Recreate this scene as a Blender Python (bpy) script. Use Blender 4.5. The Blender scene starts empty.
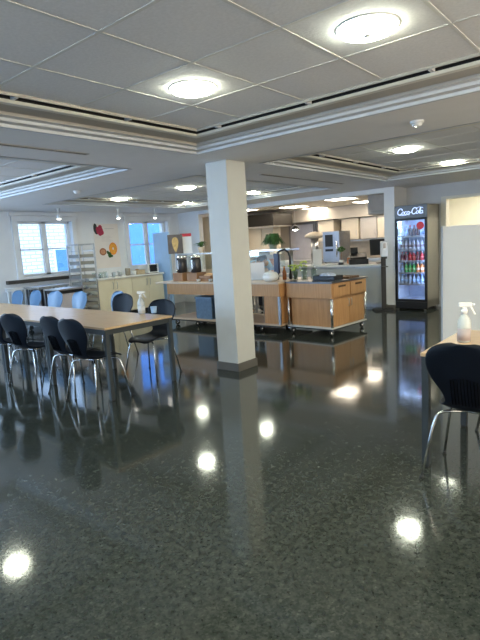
import bpy, math, random
from mathutils import Vector, Matrix
random.seed(7)
S = bpy.context.scene
COL = S.collection
R = math.radians

# ------------------------------------------------------------------ camera, world, exposure
EYE = Vector((0, 0, 1.45))
CR = Vector((0.76943065, 0.63600526, -0.05893877))
CU = Vector((-0.05006463, 0.15204281, 0.98710512))
CF = Vector((-0.63676527, 0.75655819, -0.14882777))
FPX = 498.35
cam = bpy.data.cameras.new('camera')
cam.sensor_fit = 'VERTICAL'; cam.sensor_height = 24.0; cam.lens = FPX / 640 * 24.0
cam.clip_start = 0.05; cam.clip_end = 200
camo = bpy.data.objects.new('camera', cam); COL.objects.link(camo)
mw = Matrix((CR, CU, -CF)).transposed().to_4x4(); mw.translation = EYE
camo.matrix_world = mw
S.camera = camo
S.view_settings.view_transform = 'Standard'; S.view_settings.look = 'None'
S.view_settings.gamma = 1; S.view_settings.use_curve_mapping = False
S.view_settings.exposure = 0.68
S.cycles.transparent_max_bounces = 32

W = bpy.data.worlds.new('sky'); S.world = W; W.use_nodes = True
bg = W.node_tree.nodes['Background']
bg.inputs[0].default_value = (0.34, 0.60, 1.0, 1); bg.inputs[1].default_value = 3.6
try: W.cycles_visibility
except Exception: pass

def light(name, kind, loc, energy, color, rot=None, size=None, size_y=None, angle=None):
    d = bpy.data.lights.new(name, kind); d.energy = energy; d.color = color
    if kind == 'AREA':
        d.shape = 'RECTANGLE'; d.size = size; d.size_y = size_y or size
    if angle is not None: d.angle = angle
    o = bpy.data.objects.new(name, d); o.location = loc
    if rot: o.rotation_euler = rot
    COL.objects.link(o); return o
# sun over the building, onto the house fronts across the street
light('sun', 'SUN', (0, 0, 20), 1.0, (1, 0.93, 0.82), rot=(R(14), R(52), 0), angle=R(0.6))
# daylight coming in through the windows outside the frame
DAY = (0.50, 0.72, 1.0)
light('window_daylight', 'AREA', (-9.80, 1.9, 1.62), 75, DAY, rot=(0, R(-90), 0), size=1.1, size_y=1.2)
light('window_daylight', 'AREA', (-9.80, -1.3, 1.62), 50, DAY, rot=(0, R(-90), 0), size=1.1, size_y=1.2)
light('window_daylight', 'AREA', (-6.2, -3.7, 1.6), 170, (.36, .62, 1.0), rot=(R(90), 0, R(58)), size=2.0, size_y=1.2)
light('window_daylight', 'AREA', (-1.5, -3.7, 1.6), 8, DAY, rot=(R(90), 0, 0), size=2.0, size_y=1.2)
# added warm fill standing in for the unseen hall right of the frame
light('hall_fill', 'AREA', (3.1, 2.9, 1.5), 115, (1.0, 0.87, 0.68), rot=(R(90), 0, R(86)), size=3.5, size_y=1.6)

# ------------------------------------------------------------------ helpers
def G(x, y, z):          # point of the horizontal plane z seen at pixel x, y
    d = CF + CR * ((x - 240) / FPX) - CU * ((y - 320) / FPX)
    return EYE + d * ((z - EYE.z) / d.z)
def GY(x, y, Y):
    d = CF + CR * ((x - 240) / FPX) - CU * ((y - 320) / FPX)
    return EYE + d * (Y / d.y)
def GX(x, y, X):
    d = CF + CR * ((x - 240) / FPX) - CU * ((y - 320) / FPX)
    return EYE + d * (X / d.x)

def mat(name, col, rough=0.5, metal=0.0, var=0.06, scale=6.0, emit=None, es=0.0, bump=0.0, spec=0.5, alpha=None, coat=0.0):
    m = bpy.data.materials.new(name); m.use_nodes = True
    nt = m.node_tree; b = nt.nodes['Principled BSDF']
    b.inputs['Roughness'].default_value = rough; b.inputs['Metallic'].default_value = metal
    b.inputs['Specular IOR Level'].default_value = spec; b.inputs['Coat Weight'].default_value = coat
    tc = nt.nodes.new('ShaderNodeTexCoord'); n = nt.nodes.new('ShaderNodeTexNoise')
    n.inputs['Scale'].default_value = scale; n.inputs['Detail'].default_value = 4
    nt.links.new(tc.outputs['Object'], n.inputs['Vector'])
    r = nt.nodes.new('ShaderNodeValToRGB')
    r.color_ramp.elements[0].position = 0.3; r.color_ramp.elements[1].position = 0.7
    r.color_ramp.elements[0].color = (*[max(0, c * (1 - var)) for c in col], 1)
    r.color_ramp.elements[1].color = (*[min(1, c * (1 + var)) for c in col], 1)
    nt.links.new(n.outputs['Fac'], r.inputs['Fac']); nt.links.new(r.outputs['Color'], b.inputs['Base Color'])
    if bump:
        bp = nt.nodes.new('ShaderNodeBump'); bp.inputs['Strength'].default_value = bump; bp.inputs['Distance'].default_value = 0.01
        nt.links.new(n.outputs['Fac'], bp.inputs['Height']); nt.links.new(bp.outputs['Normal'], b.inputs['Normal'])
    if emit:
        b.inputs['Emission Color'].default_value = (*emit, 1); b.inputs['Emission Strength'].default_value = es
    return m

def wood(name, c1, c2, rough=0.35, axis='X', scale=3.0):
    m = bpy.data.materials.new(name); m.use_nodes = True
    nt = m.node_tree; b = nt.nodes['Principled BSDF']; b.inputs['Roughness'].default_value = rough
    tc = nt.nodes.new('ShaderNodeTexCoord'); mp = nt.nodes.new('ShaderNodeMapping')
    s = {'X': (1, 14, 14), 'Y': (14, 1, 14), 'Z': (14, 14, 1)}[axis]
    mp.inputs['Scale'].default_value = s
    n = nt.nodes.new('ShaderNodeTexNoise'); n.inputs['Scale'].default_value = scale; n.inputs['Detail'].default_value = 5
    r = nt.nodes.new('ShaderNodeValToRGB')
    r.color_ramp.elements[0].position = 0.3; r.color_ramp.elements[1].position = 0.72
    r.color_ramp.elements[0].color = (*c1, 1); r.color_ramp.elements[1].color = (*c2, 1)
    for a, c in ((tc.outputs['Object'], mp.inputs[0]), (mp.outputs[0], n.inputs['Vector']), (n.outputs['Fac'], r.inputs['Fac']), (r.outputs['Color'], b.inputs['Base Color'])): nt.links.new(a, c)
    return m

def glass(name, tint=(1, 1, 1), gloss=0.08, rough=0.02):
    m = bpy.data.materials.new(name); m.use_nodes = True
    nt = m.node_tree; nt.nodes.remove(nt.nodes['Principled BSDF'])
    out = nt.nodes['Material Output']; t = nt.nodes.new('ShaderNodeBsdfTransparent'); t.inputs[0].default_value = (*tint, 1)
    g = nt.nodes.new('ShaderNodeBsdfGlossy'); g.inputs['Roughness'].default_value = rough
    f0 = nt.nodes.new('ShaderNodeLayerWeight'); f1 = nt.nodes.new('ShaderNodeMath'); f1.operation = 'POWER'; f1.inputs[1].default_value = 4
    f = nt.nodes.new('ShaderNodeMath'); f.operation = 'MULTIPLY'; f.inputs[1].default_value = 0.7
    nt.links.new(f0.outputs['Facing'], f1.inputs[0]); nt.links.new(f1.outputs[0], f.inputs[0])
    mx = nt.nodes.new('ShaderNodeMixShader'); ad = nt.nodes.new('ShaderNodeMath'); ad.operation = 'ADD'; ad.inputs[1].default_value = gloss - 0.04; ad.use_clamp = True
    nt.links.new(f.outputs[0], ad.inputs[0]); nt.links.new(ad.outputs[0], mx.inputs[0])
    nt.links.new(t.outputs[0], mx.inputs[1]); nt.links.new(g.outputs[0], mx.inputs[2]); nt.links.new(mx.outputs[0], out.inputs[0])
    return m

class MB:
    def __init__(s): s.v = []; s.f = []; s.mi = []; s.sm = []
    def add(s, vs, fs, mi=0, smooth=False):
        o = len(s.v); s.v += [tuple(v) for v in vs]
        for f in fs: s.f.append([i + o for i in f]); s.mi.append(mi); s.sm.append(smooth)
        return s
    def box(s, x0, x1, y0, y1, z0, z1, mi=0):
        x0, x1 = sorted((x0, x1)); y0, y1 = sorted((y0, y1)); z0, z1 = sorted((z0, z1))
        vs = [(x, y, z) for z in (z0, z1) for x, y in ((x0, y0), (x1, y0), (x1, y1), (x0, y1))]
        return s.add(vs, [(3, 2, 1, 0), (4, 5, 6, 7), (0, 1, 5, 4), (1, 2, 6, 5), (2, 3, 7, 6), (3, 0, 4, 7)], mi)
    def tube(s, pts, r, seg=8, mi=0, cap=True, flat=None):
        pts = [Vector(p) for p in pts]; rings = []; rs = r if isinstance(r, (list, tuple)) else [r] * len(pts)
        prev = None
        for i, p in enumerate(pts):
            d = (pts[min(i + 1, len(pts) - 1)] - pts[max(i - 1, 0)]).normalized()
            a = prev if prev is not None else (Vector((0, 0, 1)) if abs(d.z) < 0.9 else Vector((1, 0, 0)))
            u = (a - d * a.dot(d))
            if u.length < 1e-5: u = d.orthogonal()
            u.normalize(); w = d.cross(u); prev = u
            fy = flat if flat else 1
            rings.append([p + (u * math.cos(t) + w * math.sin(t) * fy) * rs[i] for t in [2 * math.pi * k / seg for k in range(seg)]])
        vs = [v for ring in rings for v in ring]; fs = []
        for i in range(len(rings) - 1):
            for k in range(seg): fs.append((i * seg + k, i * seg + (k + 1) % seg, (i + 1) * seg + (k + 1) % seg, (i + 1) * seg + k))
        if cap: fs.append(tuple(range(seg))[::-1]); fs.append(tuple((len(rings) - 1) * seg + k for k in range(seg)))
        return s.add(vs, fs, mi, True)
    def cyl(s, p0, p1, r0, r1=None, seg=16, mi=0): return s.tube([p0, p1], [r0, r0 if r1 is None else r1], seg, mi)
    def lathe(s, prof, c=(0, 0, 0), seg=20, mi=0):
        vs = []; fs = []
        for r, z in prof:
            for k in range(seg):
                t = 2 * math.pi * k / seg; vs.append((c[0] + r * math.cos(t), c[1] + r * math.sin(t), c[2] + z))
        n = len(prof)
        for i in range(n - 1):
            for k in range(seg): fs.append((i * seg + k, i * seg + (k + 1) % seg, (i + 1) * seg + (k + 1) % seg, (i + 1) * seg + k))
        if prof[0][0] > 1e-4: fs.append(tuple(range(seg))[::-1])
        if prof[-1][0] > 1e-4: fs.append(tuple((n - 1) * seg + k for k in range(seg)))
        return s.add(vs, fs, mi, True)
    def blob(s, c, r, seg=12, rings=8, mi=0):
        rx, ry, rz = r if isinstance(r, (tuple, list)) else (r, r, r)
        vs = [(c[0], c[1], c[2] - rz)]; fs = []
        for i in range(1, rings):
            a = -math.pi / 2 + math.pi * i / rings
            for k in range(seg):
                t = 2 * math.pi * k / seg; vs.append((c[0] + rx * math.cos(a) * math.cos(t), c[1] + ry * math.cos(a) * math.sin(t), c[2] + rz * math.sin(a)))
        vs.append((c[0], c[1], c[2] + rz))
        for k in range(seg): fs.append((0, 1 + (k + 1) % seg, 1 + k))
        for i in range(rings - 2):
            for k in range(seg): fs.append((1 + i * seg + k, 1 + i * seg + (k + 1) % seg, 1 + (i + 1) * seg + (k + 1) % seg, 1 + (i + 1) * seg + k))
        b = 1 + (rings - 2) * seg; t_ = len(vs) - 1
        for k in range(seg): fs.append((b + k, b + (k + 1) % seg, t_))
        return s.add(vs, fs, mi, True)
    def build(s, name, mats, parent=None, bevel=0.0, loc=None, rotz=0):
        me = bpy.data.meshes.new(name); me.from_pydata(s.v, [], s.f)
        for m in (mats if isinstance(mats, (list, tuple)) else [mats]): me.materials.append(m)
        for p, i, q in zip(me.polygons, s.mi, s.sm): p.material_index = i; p.use_smooth = q
        me.update(); o = bpy.data.objects.new(name, me); COL.objects.link(o)
        if parent: o.parent = parent
        if loc is not None: o.location = loc
        if rotz: o.rotation_euler.z = rotz
        if bevel:
            b = o.modifiers.new('bevel', 'BEVEL'); b.width = bevel; b.segments = 2; b.limit_method = 'ANGLE'
        return o

def tag(o, label, cat, group=None):
    o['label'] = label; o['category'] = cat
    if group: o['group'] = group
    return o
def thing(name, label, cat, loc=(0, 0, 0), rotz=0, group=None):
    o = bpy.data.objects.new(name, None); o.empty_display_size = 0.1; COL.objects.link(o)
    o.location = loc; o.rotation_euler = (0, 0, rotz); return tag(o, label, cat, group)
def struct(mb, name, mats, bevel=0):
    o = mb.build(name, mats, bevel=bevel); o['kind'] = 'structure'; return o
def dup(root, loc, rotz=0, label=None, group=None):
    def cp(o, par):
        c = o.copy(); COL.objects.link(c); c.parent = par
        for ch in list(o.children): cp(ch, c)
        return c
    kids = list(root.children)
    r = root.copy(); COL.objects.link(r); r.location = loc; r.rotation_euler = (0, 0, rotz)
    for ch in kids: cp(ch, r)
    if label: r['label'] = label
    if group: r['group'] = group
    return r
def box_thing(name, label, cat, m, dims, loc, rotz=0, bevel=0.004, group=None):
    dx, dy, dz = dims
    return tag(MB().box(-dx / 2, dx / 2, -dy / 2, dy / 2, 0, dz).build(name, m, bevel=bevel, loc=loc, rotz=rotz), label, cat, group)

# ------------------------------------------------------------------ materials
def floor_mat():
    m = bpy.data.materials.new('linoleum'); m.use_nodes = True
    nt = m.node_tree; b = nt.nodes['Principled BSDF']; L = nt.links.new
    tc = nt.nodes.new('ShaderNodeTexCoord')
    v = nt.nodes.new('ShaderNodeTexVoronoi'); v.inputs['Scale'].default_value = 110
    n = nt.nodes.new('ShaderNodeTexNoise'); n.inputs['Scale'].default_value = 28; n.inputs['Detail'].default_value = 6
    n2 = nt.nodes.new('ShaderNodeTexNoise'); n2.inputs['Scale'].default_value = 1.3; n2.inputs['Detail'].default_value = 3
    for t in (v, n, n2): L(tc.outputs['Object'], t.inputs['Vector'])
    r = nt.nodes.new('ShaderNodeValToRGB'); e = r.color_ramp.elements
    e[0].position = 0.0; e[0].color = (0.022, 0.027, 0.024, 1); e[1].position = 1.0; e[1].color = (0.10, 0.10, 0.09, 1)
    x = e.new(0.45); x.color = (0.042, 0.047, 0.042, 1); x = e.new(0.86); x.color = (0.056, 0.062, 0.055, 1)
    L(v.outputs['Color'], r.inputs['Fac'])
    r2 = nt.nodes.new('ShaderNodeValToRGB'); r2.color_ramp.elements[0].position = 0.35; r2.color_ramp.elements[1].position = 0.7
    r2.color_ramp.elements[0].color = (0.62, 0.66, 0.64, 1); r2.color_ramp.elements[1].color = (1.25, 1.25, 1.2, 1)
    L(n.outputs['Fac'], r2.inputs['Fac'])
    mx = nt.nodes.new('ShaderNodeMix'); mx.data_type = 'RGBA'; mx.blend_type = 'MULTIPLY'; mx.inputs[0].default_value = 1
    L(r.outputs['Color'], mx.inputs[6]); L(r2.outputs['Color'], mx.inputs[7]); L(mx.outputs[2], b.inputs['Base Color'])
    rr = nt.nodes.new('ShaderNodeMapRange'); rr.inputs[3].default_value = 0.06; rr.inputs[4].default_value = 0.11
    L(n2.outputs['Fac'], rr.inputs[0]); L(rr.outputs[0], b.inputs['Roughness'])
    n3 = nt.nodes.new('ShaderNodeTexNoise'); n3.inputs['Scale'].default_value = 9; n3.inputs['Detail'].default_value = 5; L(tc.outputs['Object'], n3.inputs['Vector'])
    bp = nt.nodes.new('ShaderNodeBump'); bp.inputs['Strength'].default_value = 0.04; bp.inputs['Distance'].default_value = 0.01
    L(n3.outputs['Fac'], bp.inputs['Height']); L(bp.outputs['Normal'], b.inputs['Normal'])
    b.inputs['Specular IOR Level'].default_value = 0.62
    return m
def brick_mat():
    m = bpy.data.materials.new('pale_brick'); m.use_nodes = True
    nt = m.node_tree; b = nt.nodes['Principled BSDF']; b.inputs['Roughness'].default_value = 0.9
    tc = nt.nodes.new('ShaderNodeTexCoord'); mp = nt.nodes.new('ShaderNodeMapping'); mp.inputs['Rotation'].default_value = (R(90), 0, R(90))
    k = nt.nodes.new('ShaderNodeTexBrick'); k.inputs['Scale'].default_value = 1.0
    k.inputs['Brick Width'].default_value = 0.36; k.inputs['Row Height'].default_value = 0.115; k.inputs['Mortar Size'].default_value = 0.022
    k.inputs['Color1'].default_value = (0.85, 0.82, 0.80, 1); k.inputs['Color2'].default_value = (0.78, 0.76, 0.75, 1); k.inputs['Mortar'].default_value = (0.45, 0.44, 0.46, 1)
    sp = nt.nodes.new('ShaderNodeSeparateXYZ'); cb = nt.nodes.new('ShaderNodeCombineXYZ')
    nt.links.new(tc.outputs['Object'], sp.inputs[0]); nt.links.new(sp.outputs[1], cb.inputs[0]); nt.links.new(sp.outputs[2], cb.inputs[1])
    nt.links.new(cb.outputs[0], k.inputs['Vector']); nt.links.new(k.outputs['Color'], b.inputs['Base Color'])
    nt.nodes.remove(mp)
    return m
M_floor = floor_mat()
M_wall = mat('painted_wall', (0.80, 0.80, 0.80), 0.6, var=0.02)
M_white = mat('white_paint', (0.80, 0.80, 0.79), 0.4, var=0.02)
M_soffit = mat('soffit_paint', (0.80, 0.78, 0.76), 0.7, var=0.02)
M_tile = mat('acoustic_tile', (0.74, 0.73, 0.73), 0.85, var=0.05, scale=60, bump=0.15)
M_mould = mat('moulding_paint', (0.60, 0.61, 0.63), 0.6, var=0.02)
M_bar = mat('tile_rail', (0.66, 0.65, 0.62), 0.9, var=0.03)
M_taupe = mat('taupe_trim', (0.42, 0.39, 0.34), 0.5, var=0.03)
M_cream = mat('cream_trim', (0.66, 0.63, 0.55), 0.4, var=0.03)
M_slot = mat('dark_slot', (0.012, 0.012, 0.012), 0.8)
M_kwall = mat('kitchen_wall', (0.62, 0.57, 0.50), 0.5, var=0.04)
M_ctr = mat('cream_cabinet', (0.86, 0.80, 0.62), 0.35, var=0.02)
M_worktop = mat('white_worktop', (0.80, 0.80, 0.78), 0.25, var=0.02)
M_blk = mat('black_plastic', (0.012, 0.013, 0.015), 0.4)
M_chair = mat('navy_black_plywood', (0.005, 0.007, 0.012), 0.5, var=0.15, spec=0.16)
M_chairb = mat('pale_blue_shell', (0.10, 0.20, 0.33), 0.4, var=0.08)
M_rib = mat('rib_groove', (0.003, 0.003, 0.004), 0.9, spec=0.05)
M_chrome = mat('chrome', (0.72, 0.72, 0.72), 0.22, 1.0, var=0.02)
M_steel = mat('brushed_steel', (0.55, 0.56, 0.58), 0.30, 1.0, var=0.08, scale=20)
M_dsteel = mat('dark_steel_top', (0.20, 0.20, 0.21), 0.28, 1.0, var=0.08)
M_leg = mat('grey_table_frame', (0.035, 0.042, 0.045), 0.45, 0.0, var=0.05)
M_tabletop = wood('table_veneer', (0.56, 0.36, 0.20), (0.66, 0.45, 0.27), 0.28, 'X')
M_beech = wood('beech_laminate', (0.50, 0.25, 0.10), (0.61, 0.33, 0.14), 0.35, 'Z')
M_beechd = wood('shelf_beech', (0.60, 0.44, 0.30), (0.68, 0.52, 0.37), 0.4, 'X')
M_plinth = mat('column_plinth', (0.13, 0.12, 0.105), 0.5)
M_rub = mat('rubber', (0.02, 0.02, 0.02), 0.6)
M_plw = mat('white_plastic', (0.82, 0.82, 0.80), 0.3, var=0.01)
M_clear = mat('translucent_bottle', (0.55, 0.58, 0.57), 0.2, var=0.02)
M_glass = glass('window_glass')
M_vase = glass('clear_glass', (0.93, 0.97, 0.95), 0.14)
M_green = mat('leaf_green', (0.05, 0.13, 0.03), 0.5, var=0.4, scale=30)
M_lime = mat('yellow_green_flower', (0.50, 0.60, 0.12), 0.6, var=0.3, scale=40)
M_lamp = mat('lamp_lens', (0.9, 0.9, 0.85), 0.4, emit=(0.95, 1.0, 0.80), es=40)
M_klamp = mat('kitchen_light_panel', (0.9, 0.9, 0.85), 0.4, emit=(1.0, 0.85, 0.66), es=12)
M_spot = mat('spot_lens', (0.9, 0.9, 0.9), 0.4, emit=(1.0, 0.93, 0.82), es=14)
M_bluew = mat('pale_blue_panel', (0.42, 0.60, 0.82), 0.4, var=0.03)
M_brown = mat('brown_wood_box', (0.30, 0.16, 0.08), 0.5, var=0.15)
M_red = mat('red_print', (0.55, 0.03, 0.05), 0.5)
M_paper = mat('paper', (0.82, 0.81, 0.80), 0.6, var=0.01)

# ------------------------------------------------------------------ setting
ZS, ZT = 2.38, 2.47          # soffit, tile ceiling
XL, XR, YF, YK, YB = -9.95, 3.2, -3.8, 9.5, 13.9
struct(MB().box(XL - .2, XR + .2, YF - .2, YB + .2, -0.12, 0), 'floor', M_floor)

def ext_wall(name, fixed, span, wins, axis, th=0.22, m=M_wall, ztop=2.75):
    """wall with rectangular openings wins=[(a0,a1,z0,z1)]; axis 'Y' runs along Y at x=fixed"""
    b = MB(); cuts = sorted(wins); a = span[0]
    def bx(a0, a1, z0, z1):
        if a1 - a0 < 1e-4 or z1 - z0 < 1e-4: return
        if axis == 'Y': b.box(min(fixed, fixed + th), max(fixed, fixed + th), a0, a1, z0, z1)
        else: b.box(a0, a1, min(fixed, fixed + th), max(fixed, fixed + th), z0, z1)
    for a0, a1, z0, z1 in cuts:
        bx(a, a0, 0, ztop); bx(a0, a1, 0, z0); bx(a0, a1, z1, ztop); a = a1
    bx(a, span[1], 0, ztop)
    return struct(b, name, m)
W1 = (5.03, 6.25, 1.06, 2.18); W2 = (7.80, 9.07, 1.06, 2.18)
ext_wall('wall_left', XL, (YF, YB), [(-1.95, -0.65, 1.06, 2.18), (1.25, 2.55, 1.06, 2.18), W1, W2], 'Y', th=-0.3)
ext_wall('wall_front', YF, (XL, XR), [(-7.3, -5.1, 1.0, 2.2), (-2.6, -0.4, 1.0, 2.2)], 'X', th=-0.3)
ext_wall('wall_right', XR, (YF, YB), [], 'Y')
ext_wall('wall_back', YB, (XL, XR), [], 'X', m=M_kwall)
# wall between the dining room and kitchen / corridor
DX0, DX1, DZ = -3.16, -1.9, 2.085
YW = 10.12
b = MB()
b.box(-4.15, -3.94, YK, 12.6, 0, 2.6)                  # end pier between the serving opening and the fridge niche
struct(b, 'wall_pier', M_wall)
b = MB(); b.box(-3.94, DX0 - .02, YW, YW + .15, 0, 2.6); b.box(DX0 - .02, DX1 + .02, YW, YW + .15, DZ + .02, 2.6); b.box(DX1 + .02, XR, YW, YW + .15, 0, 2.6)
struct(b, 'wall_fridge', mat('grey_wall', (0.56, 0.56, 0.56), 0.6, var=0.02))
b = MB(); b.box(-3.94, XR, 12.0, 12.15, 0, 2.6)
struct(b, 'wall_corridor', mat('cream_wall', (0.86, 0.83, 0.70), 0.6, var=0.02))
b = MB(); b.box(-4.15, -4.10, YK - .004, YK, 0, .1); b.box(-4.15, -3.94, YK - .015, YK, 0, .09)
struct(b, 'baseboard_pier', M_plinth)
b = MB(); b.box(DX0 - .10, DX0, YW - .02, YW + .16, 0, DZ + .05); b.box(DX1, DX1 + .10, YW - .02, YW + .16, 0, DZ + .05); b.box(DX0 - .0, DX1 + .0, YW - .02, YW + .16, DZ, DZ + .05)
struct(b, 'door_1', mat('door_casing', (0.70, 0.67, 0.58), 0.4, var=0.02), 0.004)
# serving opening: left wing and header
b = MB(); b.box(XL, -9.2, YK, YK + .15, 0, 2.6)
struct(b, 'wall_kitchen_wing', M_wall)
b = MB(); b.box(-9.2, -4.15, YK, YK + .15, 2.29, 2.6)
struct(b, 'trim_header', M_white)

# ceiling: soffit grid with four recessed tile fields
coffers = [(-3.64, .95, -.8, 3.80), (-8.55, -4.67, -.8, 3.80), (-3.64, .95, 4.83, 8.38), (-8.55, -4.67, 4.83, 8.45)]
b = MB()
xs = [XL - .2, -8.55, -4.67, -3.64, .95, XR + .2]
for i in range(5):
    x0, x1 = xs[i], xs[i + 1]
    y1s = 8.45 if i == 1 else 8.38
    ys = [YF - .2, -.8, 3.80, 4.83, y1s, YK + .15 if i != 9 else 0]
    for j in range(5):
        if i in (1, 3) and j in (1, 3): continue
        b.box(x0, x1, ys[j], ys[j + 1], ZS, ZS + .22)
b.box(-3.94, XR + .2, YK + .15, YB, ZS, ZS + .22)
struct(b, 'ceiling', M_soffit)
b = MB(); b.box(XL - .2, -3.94, YK + .15, YB + .2, 2.40, 2.6)
struct(b, 'ceiling_kitchen', mat('kitchen_ceiling', (0.80, 0.75, 0.66), 0.7, var=0.02))
b = MB(); b.box(XL - .3, XR + .2, YF - .3, YB + .3, 2.62, 2.75)
struct(b, 'ceiling_slab', M_wall)

def ring(mb, c, o0, z0, o1, z1, mi):
    x0, x1, y0, y1 = c
    A = [(x0 + o0, y0 + o0, z0), (x1 - o0, y0 + o0, z0), (x1 - o0, y1 - o0, z0), (x0 + o0, y1 - o0, z0)]
    B = [(x0 + o1, y0 + o1, z1), (x1 - o1, y0 + o1, z1), (x1 - o1, y1 - o1, z1), (x0 + o1, y1 - o1, z1)]
    mb.add(A + B, [(k, (k + 1) % 4, 4 + (k + 1) % 4, 4 + k) for k in range(4)], mi)
MOULD = [(-.004, 2.377, .0, 0), (.03, 2.377, 0), (.035, 2.395, 0), (.09, 2.395, 0), (.10, 2.425, 0), (.17, 2.428, 0)]
for n, c in enumerate(coffers):
    mb = MB(); lid = [M_mould, M_taupe, M_slot, M_cream]
    P = [(-.004, 2.375, 0), (.03, 2.375, 0), (.035, 2.397, 0), (.10, 2.400, 0), (.11, 2.420, 0), (.16, 2.424, 0),
         (.165, 2.445, 1), (.30, 2.452, 1), (.301, 2.56, 2), (.335, 2.56, 2), (.336, 2.452, 3), (.35, 2.435, 3), (.40, 2.435, 3), (.415, 2.452, 3),
         (.416, 2.57, 2), (.465, 2.57, 2), (.466, 2.458, 1), (.495, 2.452, 1), (.50, ZT, 1)]
    for p, q in zip(P, P[1:]): ring(mb, c, p[0], p[1], q[0], q[1], q[2])
    # small clips bridging the slot
    x0, x1, y0, y1 = c
    t = .7
    while t < (x1 - x0) - .6:
        for yy in (y0 + .44, y1 - .44): mb.box(x0 + t - .012, x0 + t + .012, yy - .035, yy + .035, 2.45, 2.475, 0)
        t += 0.9
    t = .7
    while t < (y1 - y0) - .6:
        for xx in (x0 + .44, x1 - .44): mb.box(xx - .035, xx + .035, y0 + t - .012, y0 + t + .012, 2.45, 2.475, 0)
        t += 0.9
    struct(mb, 'trim_%d' % (n + 1), lid)
    struct(MB().box(x0 + .495, x1 - .495, y0 + .495, y1 - .495, ZT, ZT + .03), 'ceiling_tiles_%d' % (n + 1), M_tile)
    g = MB(); sp = .605
    X = -2.66 + sp * math.ceil((x0 + .52 + 2.66) / sp)
    while X < x1 - .5: g.box(X - .010, X + .010, y0 + .5, y1 - .5, ZT - .0025, ZT + .002); X += sp
    Y = 2.755 + sp * math.ceil((y0 + .52 - 2.755) / sp)
    while Y < y1 - .5: g.box(x0 + .5, x1 - .5, Y - .010, Y + .010, ZT - .003, ZT + .002); Y += sp
    struct(g, 'trim_%d' % (n + 11), M_bar)

# windows
def window(n, w):
    y0, y1, z0, z1 = w; f = MB(); xi = XL - .10
    ym = (y0 + y1) / 2
    for a0, a1, c0, c1 in ((y0, y0 + .05, z0, z1), (y1 - .05, y1, z0, z1), (y0, y1, z1 - .05, z1), (y0, y1, z0, z0 + .05), (ym - .045, ym + .045, z0, z1)):
        f.box(xi - .06, xi + .02, a0, a1, c0, c1)
    zt = z0 + (z1 - z0) * .49
    for s0, s1 in ((y0 + .05, ym - .045), (ym + .045, y1 - .05)):
        for a0, a1, c0, c1 in ((s0, s0 + .025, z0, z1), (s1 - .025, s1, z0, z1), (s0, s1, zt - .015, zt + .015)): f.box(xi - .045, xi - .005, a0, a1, c0, c1)
    o = struct(f, 'window_%d' % n, M_white, 0.004)
    MB().box(xi - .034, xi - .028, y0 + .04, y1 - .04, z0 + .04, z1 - .04).build('window_pane', M_glass, o)
    c = MB()
    for a0, a1, c0, c1 in ((y0 - .12, y0, z0 - .08, ZS - .04), (y1, y1 + .12, z0 - .08, ZS - .04), (y0 - .12, y1 + .12, z1, z1 + .10), (y0 - .16, y1 + .16, ZS - .09, ZS - .02)):
        c.box(XL - .01, XL + (.05 if c0 > 2.25 else .042 if a1 - a0 > 1 else .035), a0, a1, c0, c1)
    c.box(XL - .12, XL + .07, y0 - .14, y1 + .14, z0 - .05, z0)
    c.build('window_casing', M_white, o, 0.004)
window(1, W1); window(2, W2); window(3, (1.25, 2.55, 1.06, 2.18)); window(4, (-1.95, -.65, 1.06, 2.18))
# dark ledge below the first window
struct(MB().box(XL, XL + .09, 4.66, 6.35, .94, 1.01), 'trim_21', mat('dark_ledge', (0.05, 0.045, 0.04), 0.5))

# column
b = MB().box(-3.97, -3.66, 4.27, 4.60, 0, ZS)
o = struct(b, 'column', mat('column_paint', (0.61, 0.60, 0.56), 0.5, var=0.02), 0.006)
MB().box(-3.985, -3.645, 4.255, 4.615, 0, .095).build('baseboard', M_plinth, o, 0.003)

# ------------------------------------------------------------------ outside
ob = thing('brick_building', 'pale painted brick house front across the street, seen through both windows', 'building', (-15.5, 6, -1))
b = MB().box(-.6, 0, -12, 4.2, 0, 9); b.build('wall', brick_mat(), ob)
MW = mat('blue_window_glass', (0.10, 0.22, 0.45), 0.15, var=0.1)
b = MB().box(.0, .05, 2.95, 3.75, .6, 2.75); f = b.build('window', M_white, ob)
MB().box(.05, .07, 3.02, 3.68, .7, 2.65).build('pane', MW, f)
b = MB().box(.0, .05, -3.4, -2.5, 1.3, 3.6); f = b.build('window', M_white, ob)
MB().box(.05, .07, -3.32, -2.58, 1.4, 3.5).build('pane', MW, f)
ob = thing('blue_building', 'blue clad house with white corner boards seen through the far window', 'building', (-15.5, 13, -1))
MB().box(-.6, 0, -2.7, 9, 0, 9).build('wall', mat('blue_cladding', (0.10, 0.24, 0.55), 0.7, var=0.08), ob)
for y in (-1.6, .9, 2.6): MB().box(0, .05, y, y + .3, 0, 9).build('corner_board', M_white, ob)
tag(MB().box(-15.45, -10.3, -15, 30, -1.1, -1.0).build('street', mat('asphalt', (0.2, 0.2, 0.2), 0.9)), 'grey asphalt street outside below the windows', 'street')

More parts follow.
